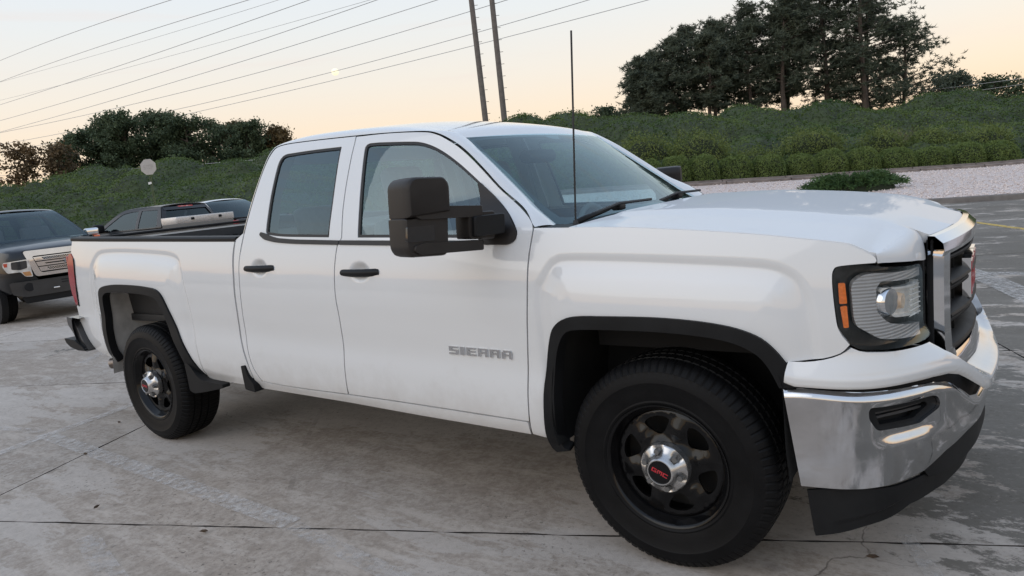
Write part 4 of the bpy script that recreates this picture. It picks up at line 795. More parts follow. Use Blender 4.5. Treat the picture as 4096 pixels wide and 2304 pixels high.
# windshield (tinted border and cowl ceramic band)
def ws_pt(t, v):
    i = t*24; k = min(int(i), 23); b = B3[k]*(1-(i-k))+B3[k+1]*(i-k)
    bow = (.135*(1-t)+.055*t)*(1-abs(v)**2.2); return (b[0]+bow*.95, v*-b[1]*.998, b[2]+.012*(1-v*v)+bow*.10*(1-t))
def ws_patch(name, t0, t1, v0, v1, m, off, nt=12, nv=20):
    n0 = np.array([.55, 0, .83]); rows = []
    for t in np.linspace(t0, t1, nt): rows.append([tuple(np.array(ws_pt(t, v))+n0*off) for v in np.linspace(v0, v1, nv)])
    return loft(name, rows, m, truck, 80)
wsg = ws_patch('windshield', 0, 1, -1, 1, WGLASS, 0, 16, 28)
FRIT = mat('windshield_frit', (.012, .013, .015), .35, var=.1)
def frit(name, rows): return loft(name, rows, FRIT, wsg, 80)
n0 = np.array([.55, 0, .83])
def wp(t, v): return tuple(np.array(ws_pt(t, v))-n0*.006)
vv = np.linspace(-1, 1, 41)
frit('windshield_border', [[wp(0, v) for v in vv], [wp(.10+.16*abs(v)**10, v) for v in vv]])
frit('windshield_border', [[wp(1, v) for v in vv], [wp(.965-.02*abs(v)**8-.07*max(0, 1-(abs(v)/.10)**4), v) for v in vv]])
for sgn in (-1, 1):
    frit('windshield_border', [[wp(t, sgn*1.0) for t in np.linspace(.02, 1, 20)], [wp(t, sgn*(.955-.05*(1-t)**3)) for t in np.linspace(.02, 1, 20)]])

# --- hood
_ze = pchip([(-.487, 1.2885)]+HG[1:10]); _zp = pchip([(-.4, 1.311), (-.3, 1.309), (0, 1.303), (.3, 1.278), (.6, 1.236), (.715, 1.206), (.80, 1.178), (.84, 1.166), (.875, 1.156), (.95, 1.14)])
_g = pchip([(0, 1.), (.30, .995), (.48, .97), (.55, .92), (.61, .70), (.66, .52), (.74, .36), (.84, .18), (.91, .06), (.96, 0.)])
_xf = pchip([(.50, .790), (.53, .789), (.65, .778), (.75, .762), (.86, .728), (.917, .697), (.97, .66)]); _zt = pchip([(.50, 1.078), (.53, 1.078), (.65, 1.092), (.75, 1.104), (.86, 1.118), (.917, 1.124), (.96, 1.12)])
def hood_z(x, y):
    x = np.asarray(x, float); a = np.abs(y); ze, zp = _ze(x), _zp(x); z = ze+(zp-ze)*_g(a)
    return z-.02*np.clip((x-.70)/.1, 0, 1.5)*np.clip((a-.25)/.25, 0, 1)*np.clip((.62-a)/.1, 0, 1)
_lw = lambda a: .040*np.clip((.935-a)/.16, .06, 1)
def hoodS(x, y):
    x = np.atleast_1d(np.asarray(x, float)); y = np.atleast_1d(np.asarray(y, float)); return np.stack([x, y, hood_z(x, y)], -1)
eds = [(x, -side_w([x], [z])[0]+.0095) for x, z in HG[1:]]
he = crv(eds, 3); he = [(-.335, -side_w([-.335], [1.283])[0]+.0095)]+he
aa = [.905, .88, .84, .80, .75, .70, .65, .60, .56, .530]
half = [q for q in he if q[0] < .684]+[(float(_xf(a_)-_lw(a_)), -a_) for a_ in aa]+[(.772, -.512)]+crv([(.800, -.505), (.822, -.40), (.846, -.28), (.866, -.14), (.874, 0)], 3)
rear = crv([(-.300, 0), (-.300, -.3), (-.297, -.56), (-.300, -.615)], 3)+crv([(-.318, -.66), (-.328, -.75), (-.332, -.86)], 3)
full = [(x, y) for x, y in half]+[(x, -y) for x, y in half[::-1]][1:]+[(x, -y) for x, y in rear[::-1]]+[(x, y) for x, y in rear[1:]]
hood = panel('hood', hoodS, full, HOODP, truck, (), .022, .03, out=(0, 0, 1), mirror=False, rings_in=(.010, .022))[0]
for sg in (-1, 1):      # the hood's leading edge rolls down to the lamps
    rows = []
    AA = np.linspace(.915, .522, 40)
    for t in np.linspace(0, 1, 11):
        row = []
        for a_ in AA:
            lw = float(_lw(a_)); x1 = float(_xf(a_)); x0 = x1-lw; z0 = float(hood_z([x0], [a_])[0]); sl = (z0-float(hood_z([x0-.01], [a_])[0]))/.01; z3 = float(_zt(a_)); k_ = min(.65*lw, .5*(z0-z3)/max(.05, -sl)) if sl < -.05 else .65*lw
            P = [(x0, z0), (x0+k_, z0+sl*k_), (x1, z3+.55*(z0-z3)), (x1, z3)]; q_ = [(1-t)**3, 3*t*(1-t)**2, 3*t*t*(1-t), t**3]
            row.append((sum(w_*c_[0] for w_, c_ in zip(q_, P)), sg*a_, sum(w_*c_[1] for w_, c_ in zip(q_, P))))
        rows.append(row)
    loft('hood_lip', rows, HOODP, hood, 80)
for sg in (-1, 1):
    gp = [sp(x, z, -.004) for x, z in crv(HG, 3)]; loft('hood_gap_shade', [[(q[0], sg*-q[1], q[2]-.012) for q in gp], [(q[0], sg*(-q[1]-.05), q[2]-.016) for q in gp]], DARK, truck)  # dark strip added under the hood gap to paint its shade
box('engine_bay', (.15, 0, .98), (1.0, 1.50, .40), DARK, truck)
# cowl plastic between hood and windshield
cw = []
for v in np.linspace(-1, 1, 21):
    y = v*.86; p = ws_pt(0, v); cw.append([(p[0]-.02, y*.93, p[2]-.004), (min(p[0]+.05, -.29), y, 1.270+.012*(1-abs(v))), (-.26, y, 1.245)])
loft('cowl', [list(r) for r in zip(*cw)], PLASTIC, truck)
cc = [sp(x, z, -.004) for x, z in ((-.484, 1.288), (-.40, 1.284), (-.335, 1.281))]
loft('fender_top_filler', [[tuple(p) for p in cc], [tuple(p*np.array([1, 0, 1])+np.array([0, -.79, .0])) for p in cc]], PLASTIC, truck); loft('fender_top_filler', [[tuple(p*np.array([1, -1, 1])) for p in cc], [tuple(p*np.array([1, 0, 1])+np.array([0, .79, 0])) for p in cc]], PLASTIC, truck)
# wipers and antenna
for y0, y1 in ((-.765, -.18), (-.10, .46)):
    w1 = tube('wiper_arm', [(-.405, y0, 1.283), (-.375, y0+.03, 1.300), (-.365, y0+.20, 1.318), (-.352, (y0+y1)/2, 1.335)], [.014, .012, .009, .006], PLASTIC, truck, 8)
    tube('wiper_blade', [(-.372, y0+.10, 1.312), (-.345, (y0+y1)/2, 1.338), (-.33, y1, 1.332)], .007, RUBBER, w1, 6)
    box('wiper_pivot', (-.36, y0+.31, 1.322), (.045, .06, .028), PLASTIC, w1, bevel=.008)
an = [(-.382+.055*t, -.80, 1.270+.742*t) for t in np.linspace(0, 1, 12)]
ant = tube('antenna', an, [.0038]*12, RUBBER, truck, 6); tube('antenna_base', [(-.382, -.80, 1.262), (-.381, -.80, 1.285), (-.380, -.80, 1.30)], [.016, .013, .006], RUBBER, ant, 10)

# --- front end: plan curves of lamps and bumper
Hs = [(0, .44, -.962), (.15, .58, -.945), (.3, .70, -.885), (.45, .76, -.76), (.6, .795, -.55), (.8, .85, -.28), (1, .875, 0)]
Bs = [(0, .43, -.985), (.15, .58, -.962), (.3, .70, -.90), (.45, .80, -.77), (.6, .885, -.55), (.8, .94, -.28), (1, .955, 0)]
def _full(P, i): 
    L = [(a, b if i == 0 else c) for a, b, c in P]; return pchip(L+[(2-a, v if i == 0 else -v) for a, v in L[-2::-1]])
hx_, hy_, bx_, by_ = _full(Hs, 0), _full(Hs, 1), _full(Bs, 0), _full(Bs, 1)
_kz = pchip([(.2, 1), (.76, 1), (.785, .97), (.80, .80), (.84, .25), (.88, 0), (1.3, 0)])
def frontS(off=0., tuck=None):
    def f(s, z):
        s = np.atleast_1d(np.asarray(s, float)); z = np.atleast_1d(np.asarray(z, float)); k = _kz(z)
        X = lambda t: hx_(t)*(1-k)+bx_(t)*k
        Y = lambda t: hy_(t)*(1-k)+by_(t)*k
        x, y = X(s), Y(s); tx, ty = X(s+.004)-X(s-.004), Y(s+.004)-Y(s-.004); L = np.hypot(tx, ty)+1e-9
        o = off if tuck is None else off+tuck(s, z)
        return np.stack([x+ty/L*o, y-tx/L*o, z], -1)
    return f
MIR = lambda pts: [(2-s, z) for s, z in pts[::-1]]
OUT = (1, -.4, 0)
def fp(name, off, poly, m, parent, holes=(), step=.02, depth=.02, mirror=True, tuck=None, extra=None, rings_in=()): return panel(name, frontS(off, tuck), poly, m, parent, holes, step, depth, OUT, mirror, (), rings_in, extra)
HL = roundpoly([(.167, 1.120), (.287, 1.121), (.301, 1.109), (.540, 1.080), (.575, 1.055), (.575, .840), (.524, .836), (.241, .858), (.218, .863), (.196, .877), (.176, .903), (.163, .931), (.151, 1.036), (.149, 1.088), (.155, 1.110)], [.006]*4+[.03, .02]+[.006]*9, 3)
hous = fp('headlight', -.060, HL, mat('lamp_housing', (.012, .012, .013), .35, coat=.4), truck, step=.02, depth=0)
for k_ in (0, 1):
    ring = resample(HL, .02); a = frontS(0)(*np.array(ring).T); b = frontS(-.06)(*np.array(ring).T)
    if k_: a = a*np.array([1, -1, 1]); b = b*np.array([1, -1, 1])
    loft('lamp_bezel', [[tuple(p) for p in a]+[tuple(a[0])], [tuple(p) for p in b]+[tuple(b[0])]], MATS['lamp_housing'], hous[k_])
fp('lamp_lens', -.002, HL, LENS, hous, depth=0)
fp('side_marker', -.010, roundpoly([(.167, 1.067), (.188, 1.067), (.193, 1.003), (.169, 1.003)], .004), AMBER, hous, depth=.01, step=.01)
fp('side_marker', -.010, roundpoly([(.171, .994), (.192, .996), (.196, .928), (.180, .927)], .004), AMBER, hous, depth=.01, step=.01)
PIPE = mat('light_pipe', (.36, .36, .36), .3, .0, var=.06, scale=8, coat=.6)
def ribs(m):     # fine upright ribs moulded in the light pipe
    n, l = m.node_tree.nodes, m.node_tree.links; w = n.new('ShaderNodeTexWave'); w.inputs['Scale'].default_value = 30; w.bands_direction = 'Z'; w.inputs['Distortion'].default_value = .4
    tc = n.new('ShaderNodeTexCoord'); l.new(tc.outputs['Object'], w.inputs[0]); b = n.new('ShaderNodeBump'); b.inputs['Strength'].default_value = .5; b.inputs['Distance'].default_value = .004
    l.new(w.outputs[0], b.inputs['Height']); l.new(b.outputs[0], n['Principled BSDF'].inputs['Normal'])
ribs(PIPE)
PO = [(.565, 1.066), (.284, 1.090), (.242, 1.088), (.212, 1.068), (.206, 1.050), (.212, .956), (.220, .930), (.295, .886), (.535, .850)]
PI = [(.565, 1.036), (.315, 1.062), (.291, 1.043), (.293, .972), (.345, .929), (.560, .882)]
fp('light_pipe', -.010, roundpoly(PO+PI[::-1], [.004, .03, .02, .015, .01, .01, .01, .03, .004, .004, .03, .01, .01, .01, .004], 3), PIPE, hous, depth=.03, step=.012)
LAMP = roundpoly([(.318, 1.050), (.560, 1.025), (.560, .914), (.530, .912), (.378, .934), (.308, .974), (.300, 1.040)], .008, 3)
LAMP = offset(LAMP, .008)
fp('lamp_bowl', -.022, LAMP, mat('lamp_reflector', (.84, .83, .80), .16, .3, var=.12, scale=30), hous, depth=0, step=.02)
fp('lamp_bezel_ring', -.008, LAMP, MATS['lamp_reflector'], hous, [offset(LAMP, .007)], depth=.025, step=.02)
for sgn, par in ((1, hous[0]), (-1, hous[1])):
    c = frontS(-.035)([.352], [.995])[0]; c2 = frontS(-.004)([.358], [.995])[0]; c[1] *= sgn; c2[1] *= sgn
    tube('projector', [c, c*.5+c2*.5, c2], [.046, .050, .040], CHROME, par, 24)
    c = frontS(-.035)([.425], [.985])[0]; c2 = frontS(-.006)([.430], [.985])[0]; c[1] *= sgn; c2[1] *= sgn
    tube('indicator_bulb', [c, c2], [.030, .024], mat('bulb_amber', (.85, .62, .42), .2, var=.2, coat=1.), par, 16)
    for j in range(6):
        a = frontS(-.006)([.475, .555], [1.01-.017*j, 1.00-.016*j]); a[:, 1] *= sgn; tube('lens_rib', a, .0025, MATS['lamp_reflector'], par, 4)
# white bumper cover under the lamps
CAPU = [(.012, .826), (.06, .825), (.117, .833), (.167, .848), (.198, .868), (.222, .857), (.245, .852), (.524, .829), (.533, .812), (.545, .790), (.60, .735), (.68, .690), (.75, .672)]
CAPL = [(1.0, .578), (.93, .578), (.85, .578), (.78, .580), (.72, .598), (.65, .648), (.565, .710), (.526, .728), (.47, .738), (.385, .742), (.328, .742), (.255, .741), (.117, .745), (.035, .748), (.005, .76)]
_cl = pchip([(p_[0], p_[1]) for p_ in CAPL[::-1]])
def cap_t(s, z):
    s = np.minimum(s, 2-s); d = z-_cl(s); c = np.clip((s-.52)/.18, 0, 1)
    side_ = np.interp(d, [-.01, 0, .004, .030, .036, .10], [.002, .008, .012, .015, .012, .002])
    mid_ = np.interp(d, [-.01, 0, .006, .045, .056, .075, .10], [.015, .022, .027, .030, .024, -.020, -.060])
    return side_*(1-c)+mid_*c
cap = crv(CAPU[:5], 2)+CAPU[5:8]+crv(CAPU[8:], 3)+crv([(.80, .670), (.9, .670), (1.0, .670)], 2)
cap_full = cap+[(2-s, z) for s, z in cap[::-1]][1:]+[(2-s, z) for s, z in CAPL[::-1]]+CAPL[1:]
cx_ = [(s_, float(_cl(min(s_, 2-s_)))+d_) for d_ in (.004, .012, .022, .030, .036, .046, .056, .066, .076) for s_ in np.arange(.02, 1.98, .018)]
fp('bumper_cover', .004, cap_full, PAINT, truck, step=.018, depth=.03, mirror=False, tuck=cap_t, extra=cx_)
# chrome bumper face with a dished pocket and a vent
CHT = [(.0, .733), (.052, .735), (.244, .722), (.327, .720), (.44, .713), (.507, .702), (.56, .682), (.64, .625), (.715, .572), (.80, .545), (.9, .540), (1.0, .540)]
CHB = [(1.0, .470), (.834, .470), (.659, .474), (.536, .460), (.46, .426), (.349, .420), (.235, .414), (.041, .412)]
def chr_t(s, z):
    s = np.minimum(s, 2-s); top = pchip(CHT)(s)
    d = np.clip((top-z)/.03, 0, 1); r = .018*(np.sin(d*math.pi/2)-1)
    zz = np.clip((z-.545)/.036, 0, 1)*np.clip((.690-z)/.03, 0, 1); ss = np.clip((s-.255)/.10, 0, 1)*np.clip((.535-s)/.09, 0, 1); dish = zz*zz*(3-2*zz)*ss*ss*(3-2*ss)
    low = -.05*np.clip((.50-z)/.12, 0, 1)**2*np.clip((s-.3)/.3, 0, 1)
    return r-.014*dish+low
VENT = roundpoly([(.254, .665), (.262, .676), (.494, .666), (.507, .656), (.513, .632), (.509, .619), (.450, .588), (.290, .598), (.276, .607), (.255, .639)], .008, 3)
chf = CHT+[(2-s, z) for s, z in CHT[::-1]][1:]+[(2-s, z) for s, z in CHB[::-1]]+CHB[1:]
nt, lt = CHROME_W.node_tree.nodes, CHROME_W.node_tree.links; tcw = nt.new('ShaderNodeTexCoord'); mpw = nt.new('ShaderNodeMapping'); mpw.inputs['Scale'].default_value = (3, 3, 7); lt.new(tcw.outputs['Object'], mpw.inputs[0])
nsw = nt.new('ShaderNodeTexNoise'); nsw.inputs['Scale'].default_value = 2.2; nsw.inputs['Detail'].default_value = 9; nsw.inputs['Roughness'].default_value = .7; lt.new(mpw.outputs[0], nsw.inputs[0])
mrw = nt.new('ShaderNodeMapRange'); mrw.inputs[1].default_value = .50; mrw.inputs[2].default_value = .66; mrw.inputs[3].default_value = .07; mrw.inputs[4].default_value = .24; lt.new(nsw.outputs[0], mrw.inputs[0]); lt.new(mrw.outputs[0], nt['Principled BSDF'].inputs['Roughness'])
bump = fp('chrome_bumper', .0, chf, CHROME_W, truck, [VENT, [(2-s, z) for s, z in VENT[::-1]]], step=.013, depth=.03, mirror=False, tuck=chr_t, rings_in=(.004, .009, .015, .022, .030))[0]
VI = roundpoly([(.282, .655), (.480, .648), (.486, .634), (.440, .606), (.300, .612)], .006, 3)
fp('bumper_vent', -.012, VENT, PLASTIC, bump, [VI], step=.02, depth=.02, tuck=chr_t)
fp('vent_back', -.05, VENT, DARK, bump, step=.03, depth=0, tuck=chr_t)
for zz in (.625, .640):
    fp('vent_slat', -.024, [(.285, zz+.004), (.478, zz), (.478, zz+.007), (.285, zz+.011)], PLASTIC2, bump, step=.03, depth=.02, tuck=chr_t)
# black step pad, skid corner and air dam
fp('bumper_step', -.012, CHB[:5]+[(.48, .395), (.523, .385), (.612, .375), (.759, .380), (1.0, .385)], PLASTIC, truck, step=.03, depth=.03)
DAM = [(.054, .386), (.171, .405), (.236, .408), (.46, .405), (.60, .395), (1.0, .395), (1.0, .300), (.75, .295), (.60, .295), (.50, .305), (.433, .310), (.376, .298), (.242, .272), (.15, .248), (.074, .229), (.070, .245)]
def dam_t(s, z):
    s = np.minimum(s, 2-s); ln = pchip([(0, .24), (.2, .30), (.4, .352), (.5, .372), (1, .38)])(s)
    return -.03-.02*np.clip((s-.35)/.2, 0, 1)+.022*np.clip((z-ln)/.02+.5, 0, 1)*np.clip((s-.12)/.15, 0, 1)
fp('air_dam', 0, DAM, PLASTIC, truck, step=.012, depth=.01, tuck=dam_t, extra=[(s_, float(pchip([(0, .24), (.2, .30), (.4, .352), (.5, .372), (1, .38)])(s_))+d_) for d_ in (-.016, -.011, -.005, 0, .005, .011, .016) for s_ in np.arange(.06, 1., .012)])
fp('bumper_gap', -.03, [(.02, .80), (.5, .80), (.62, .70), (.8, .60), (1.0, .60), (1.0, .50), (.8, .50), (.6, .60), (.5, .66), (.02, .70)], DARK, truck, step=.05, depth=0)

# --- grille
GX = lambda y: float(pchip([(0, .900), (.15, .897), (.30, .880), (.42, .858), (.50, .838), (.56, .818)])(abs(y)))
GR = mat('grille_satin', (.008, .008, .009), .6, .0, spec=.2, var=.15, scale=12)
GR2 = mat('grille_lip', (.014, .014, .015), .55, .0, spec=.25, var=.1, scale=12)
grille = box('grille', (.80, 0, .88), (.02, 1.02, .52), DARK, truck)
def ystrip(name, sec, y0, y1, m, parent, zf=None, n=24, close=True):     # a bar bent along the grille's bow; sec = [(dx, z)]
    rows = []
    for y in np.linspace(y0, y1, n):
        s = sec(y) if callable(sec) else sec; rows.append([(GX(y)+dx, y, z) for dx, z in s])
    o = loft(name, rows, m, parent, 30, close)
    return o
ztop = lambda y: 1.152+.010*(1-(y/.54)**2)
ystrip('chrome_top_bar', lambda y: [(-.030, ztop(y)+.004), (-.010, ztop(y)+.002), (.014, ztop(y)-.022), (.018, ztop(y)-.050), (.010, ztop(y)-.066), (-.030, ztop(y)-.060)], -.535, .535, CHROME, grille, n=36)
for sg in (-1, 1):
    P = [(.488, 1.100), (.492, 1.05), (.492, .95), (.490, .85), (.478, .775), (.445, .725), (.40, .69)]
    rows = []
    for (y, z), wd in zip(P, (.030, .030, .032, .034, .050, .070, .07)):
        y0_, y1_ = y+wd*.5, y-wd*.5
        rows.append([(GX(y0_)-.045, sg*y0_, z), (GX(y0_)+.004, sg*(y0_-.003), z), (GX(y)+.016, sg*y, z), (GX(y1_)+.010, sg*y1_, z), (GX(y1_)-.05, sg*(y1_), z)])
    loft('chrome_post', rows, CHROME, grille, 30)
    box('lamp_gap', (.77, sg*.53, .96), (.03, .06, .26), DARK, grille)
ystrip('chrome_bottom_bar', lambda y: [(-.03, .735), (.006, .735), (.020, .712), (.024, .680), (.0, .668), (-.03, .664)], -.46, .46, CHROME, grille, n=30)
for z1, z0 in ((1.078, .995), (.972, .883), (.860, .772)):
    ystrip('grille_bar', [(-.06, z1), (.002, z1), (.006, z1-.004), (.004, z1-.012), (-.06, z1-.016)], -.470, .470, GR, grille, n=30)
    ystrip('grille_bar', [(-.06, z0+.012), (-.012, z0+.010), (.010, z0-.002), (.014, z0-.010), (.004, z0-.020), (-.06, z0-.022)], -.470, .470, GR2, grille, n=30)
    for sg in (-1, 1):
        box('grille_frame', (GX(.455)-.024, sg*.457, (z0+z1)/2), (.06, .014, z1-z0+.006), GR, grille, bevel=.004)
        box('grille_frame', (GX(.40)-.030, sg*.415, (z0+z1)/2), (.045, .010, z1-z0-.01), GR, grille, bevel=.003)
    for y in (-.36, -.31, -.26, .26, .31, .36):
        box('grille_rib', (GX(y)-.045, y, (z0+z1)/2), (.03, .006, z1-z0-.02), PLASTIC, grille, bevel=.001)
ystrip('grille_bar', [(-.05, .752), (.0, .752), (.004, .744), (-.05, .740)], -.44, .44, GR, grille, n=30)
REDB = mat('badge_red', (.45, .02, .03), .25, var=.1, coat=.6)
emb = empty('tmp', (0, 0, 0)); bpy.data.objects.remove(emb)
def on_front(y0, z0): return lambda u, v, w: (.878+w, y0+u, z0+v)
letters('front_emblem', 'GMC', .122, .145, .018, on_front(-.203, .887), CHROME, grille, .028)
letters('front_emblem_face', 'GMC', .106, .122, .034, on_front(-.195, .898), REDB, grille, .0305)
# --- tow mirrors
MIRP = mat('mirror_plastic', (.022, .019, .0175), .48, spec=.3, var=.2, scale=7, bump=.05, bscale=350)
def make_mirror(sg):
    base = panel('tow_mirror', sideS(.010), SAIL, MIRP, truck, (), .02, .016, mirror=False)[0] if sg < 0 else None
    if sg > 0:
        b0 = panel('tow_mirror', sideS(.010), SAIL, MIRP, truck, (), .02, .016, mirror=False)[0]
        base = mirror_obj(b0, truck); bpy.data.objects.remove(b0)
    c, s_ = math.cos(math.radians(18)), math.sin(math.radians(18))
    O = np.array([-.775, -1.262, 0.])               # head: u runs outboard, w forward
    ca_, sa_ = math.cos(math.radians(5.5)), math.sin(math.radians(5.5))
    if sg > 0: O = O+np.array([0, .12, 0])
    def W(u, w, z): 
        u = u*.93 if u > -.13 else u
        u, z = u*ca_-(z-1.38)*sa_, 1.38+u*sa_+(z-1.38)*ca_-(.05 if sg > 0 else 0)
        p = O+np.array([w*c-u*s_*1.0, -u*c-w*s_, 0]); return (p[0], p[1]*(-sg), z)
    def sl(name, prof, ws, m, par):                    # slabs stacked front to back: prof(u,z) outline shrunk by f at depth w
        rows = []
        cu, cz = np.mean([p[0] for p in prof]), np.mean([p[1] for p in prof])
        for w, f in ws: rows.append([W(cu+(u-cu)*f, w, cz+(z-cz)*f) for u, z in prof])
        n = len(prof); V = [p for r in rows for p in r]; F = []
        for i in range(len(rows)-1):
            for j in range(n): F.append((i*n+j, i*n+(j+1) % n, (i+1)*n+(j+1) % n, (i+1)*n+j))
        F += [tuple(range(n)), tuple((len(rows)-1)*n+j for j in range(n))[::-1]]
        bm = bmesh.new(); vs = [bm.verts.new(v) for v in V]
        for f in F: bm.faces.new([vs[k] for k in f])
        return bm_obj(name, bm, m, par, 40)
    up = roundpoly([(-.100, 1.395), (.096, 1.372), (.100, 1.495), (.072, 1.522), (-.075, 1.528), (-.098, 1.500)], [.01, .004, .03, .02, .03, .02], 5)
    sl('mirror_cap', up, [(-.085, .97), (-.06, 1.), (.030, 1.), (.055, .98), (.068, .94), (.074, .87)], MIRP, base)
    lo = roundpoly([(-.097, 1.232), (.074, 1.230), (.096, 1.258), (.100, 1.372), (-.100, 1.394)], [.03, .02, .03, .005, .01], 5)
    sl('mirror_housing', lo, [(-.085, .97), (-.06, 1.), (.022, 1.), (.044, .98), (.054, .93)], MIRP, base)
    sl('signal_lens', roundpoly([(-.030, 1.290), (.096, 1.285), (.096, 1.343), (-.030, 1.350)], .006, 3), [(.02, 1), (.050, 1), (.056, .97)], mat('smoked_lens', (.010, .010, .011), .18, coat=.8, var=.2, scale=60), base)
    sl('mirror_glass', roundpoly([(-.085, 1.245), (.085, 1.245), (.09, 1.505), (-.085, 1.505)], .02, 4), [(-.090, 1), (-.086, 1)], CHROME, base)
    for z0, z1 in ((1.372, 1.420), (1.243, 1.286)):
        sl('mirror_arm', roundpoly([(-.245, z0+.004), (.04, z0-.004), (.072, z0+.010), (.068, z1-.012), (.03, z1-.002), (-.245, z1)], .007, 3), [(.00, 1), (.055, 1), (.064, .95)], MIRP, base)
    sl('mirror_bracket', roundpoly([(-.30, 1.290), (-.175, 1.290), (-.172, 1.395), (-.30, 1.400)], .010, 3), [(-.03, 1), (.052, 1), (.060, .93)], MIRP, base)
    sl('mirror_bracket', roundpoly([(-.335, 1.310), (-.19, 1.298), (-.19, 1.378), (-.335, 1.390)], .010, 3), [(-.04, 1), (.074, 1), (.080, .93)], PLASTIC, base)
    return base
make_mirror(-1); make_mirror(1)

# --- wheels (local: axle along y, outer face towards -y)
WH = {}
def rev(prof, n, close=False):
    V, F = [], []; k = len(prof)
    for i in range(n):
        th = 2*math.pi*i/n
        for r, y in prof: V.append((r*math.cos(th), y, r*math.sin(th)))
    for i in range(n):
        j = (i+1) % n
        for a in range(k-1): F.append((i*k+a, i*k+a+1, j*k+a+1, j*k+a))
    return V, F
def make_tyre():
    n = 400; ribs = []
    # (r, y, kind): sidewall from the bead out, shoulder, tread, inner shoulder
    P = [(.228, .018, 0), (.236, .000, 0), (.246, -.006, 0), (.252, -.004, 0), (.285, -.014, 0), (.318, -.018, 0), (.322, -.0205, 0), (.328, -.0195, 0), (.345, -.016, 0), (.358, -.010, 0), (.362, -.010, 2), (.378, .002, 2), (.390, .014, 2), (.396, .026, 3), (.398, .052, 3), (.391, .054, 1), (.391, .061, 1), (.3985, .063, 4), (.400, .100, 4), (.391, .102, 1), (.391, .110, 1), (.400, .112, 5), (.400, .150, 5), (.391, .152, 1), (.391, .160, 1), (.3985, .162, 4), (.398, .205, 4), (.394, .230, 2), (.378, .250, 2), (.345, .268, 0), (.30, .270, 0), (.24, .255, 0), (.228, .240, 0)]
    V, F = [], []; k = len(P)
    for i in range(n):
        th = 2*math.pi*i/n
        for r, y, kd in P:
            ph = i % 5; rr = r; yy = y
            if kd in (2, 3) and ph in (0,): rr -= .0035; yy += .002
            if kd == 3 and ph in (2,): rr -= .002
            if kd == 4 and (i+2) % 5 == 0: rr -= .0035
            if kd == 5 and (i+4) % 5 == 0: rr -= .004
            V.append((rr*math.cos(th), yy, rr*math.sin(th)))
    for i in range(n):
        j = (i+1) % n
        for a in range(k-1): F.append((i*k+a, j*k+a, j*k+a+1, i*k+a+1))
    o = mobj('tyre', V, F, TYRE, None, True, None, 28); return o
def disc_y(r):
    return pchip([(0, .012), (.075, .012), (.085, .020), (.11, .036), (.14, .040), (.175, .038), (.196, .036), (.205, .040)])(r)
def wheelS(x, z):
    x = np.atleast_1d(np.asarray(x, float)); z = np.atleast_1d(np.asarray(z, float)); r = np.hypot(x, z); th = np.arctan2(z, x)
    sp_ = .5+.5*np.cos(6*(th-math.radians(35)))              # 1 on the spokes
    y = disc_y(r)-.016*np.clip((r-.09)/.03, 0, 1)*np.clip((.19-r)/.04, 0, 1)*(sp_**1.5)
    return np.stack([x, y, z], -1)
def make_rim():
    wins = []
    for k in range(6):
        a0 = math.radians(35+30+60*k)
        pts = [(.118, -.10), (.150, -.265), (.172, -.29), (.181, -.15), (.183, 0), (.181, .15), (.172, .29), (.150, .265), (.118, .10)]
        wins.append(closed([(r*math.cos(a0+t), r*math.sin(a0+t)) for r, t in pts], 3))
    out = [(.203*math.cos(t), .203*math.sin(t)) for t in np.linspace(0, 2*math.pi, 72, endpoint=False)]
    o = panel('rim', wheelS, out, BLACKGLOSS, None, wins, .012, .022, (0, -1, 0), False)[0]
    return o
def make_wheel_meshes():
    d = {}
    d['tyre'] = make_tyre(); d['rim'] = make_rim()
    V, F = rev([(.228, .016), (.234, .004), (.2365, -.001), (.235, -.004), (.229, -.002), (.223, .006), (.218, .020), (.209, .030), (.205, .040), (.203, .05), (.200, .12), (.205, .19), (.228, .24)], 72)
    d['rim_barrel'] = mobj('rim_barrel', V, F, BLACKGLOSS, None, True, None, 40)
    for kk in range(6):
        pass
    wr = []
    # raised edges along the windows catch the light
    V, F = rev([(.092, .018), (.092, -.002), (.090, -.012), (.084, -.018), (.070, -.024), (.058, -.034), (.052, -.048), (.047, -.053), (.044, -.053), (.043, -.050)], 72)
    VV = []
    for (x, y, z) in V:
        r = math.hypot(x, z); th = math.atan2(z, x); c = .5+.5*math.cos(6*(th-math.radians(5)))
        if .053 < r < .089: y += .020*c**2*(1-abs((r-.071)/.018)**2)
        VV.append((x, y, z))
    d['hub_cap'] = mobj('hub_cap', VV, F, SILVER, None, True, None, 40)
    V, F = rev([(.0001, -.0505), (.03, -.0512), (.0435, -.0500)], 40); d['hub_badge'] = mobj('hub_badge', V, F, BLACKGLOSS, None, True)
    bm = bmesh.new(); r = bmesh.ops.create_cone(bm, cap_ends=True, segments=6, radius1=.0125, radius2=.0105, depth=.030); bmesh.ops.rotate(bm, verts=r['verts'], cent=(0, 0, 0), matrix=Matrix.Rotation(math.radians(90), 3, 'X'))
    d['lug_nut'] = bm_obj('lug_nut', bm, mat('lug_grey', (.16, .16, .16), .45, .6), None)
    V, F = rev([(.0, .15), (.12, .15), (.19, .13), (.2, .13)], 40); d['brake_disc'] = mobj('brake_disc', V, F, mat('brake_dark', (.03, .028, .026), .6, .4), None, True)
    d['hub_lettering'] = letters('hub_lettering', 'GMC', .019, .015, .003, lambda u, v, w: (-.0315+u, -.0518-w, -.0075+v), REDB, None, .001)
    return d
WM = make_wheel_meshes()
first = True
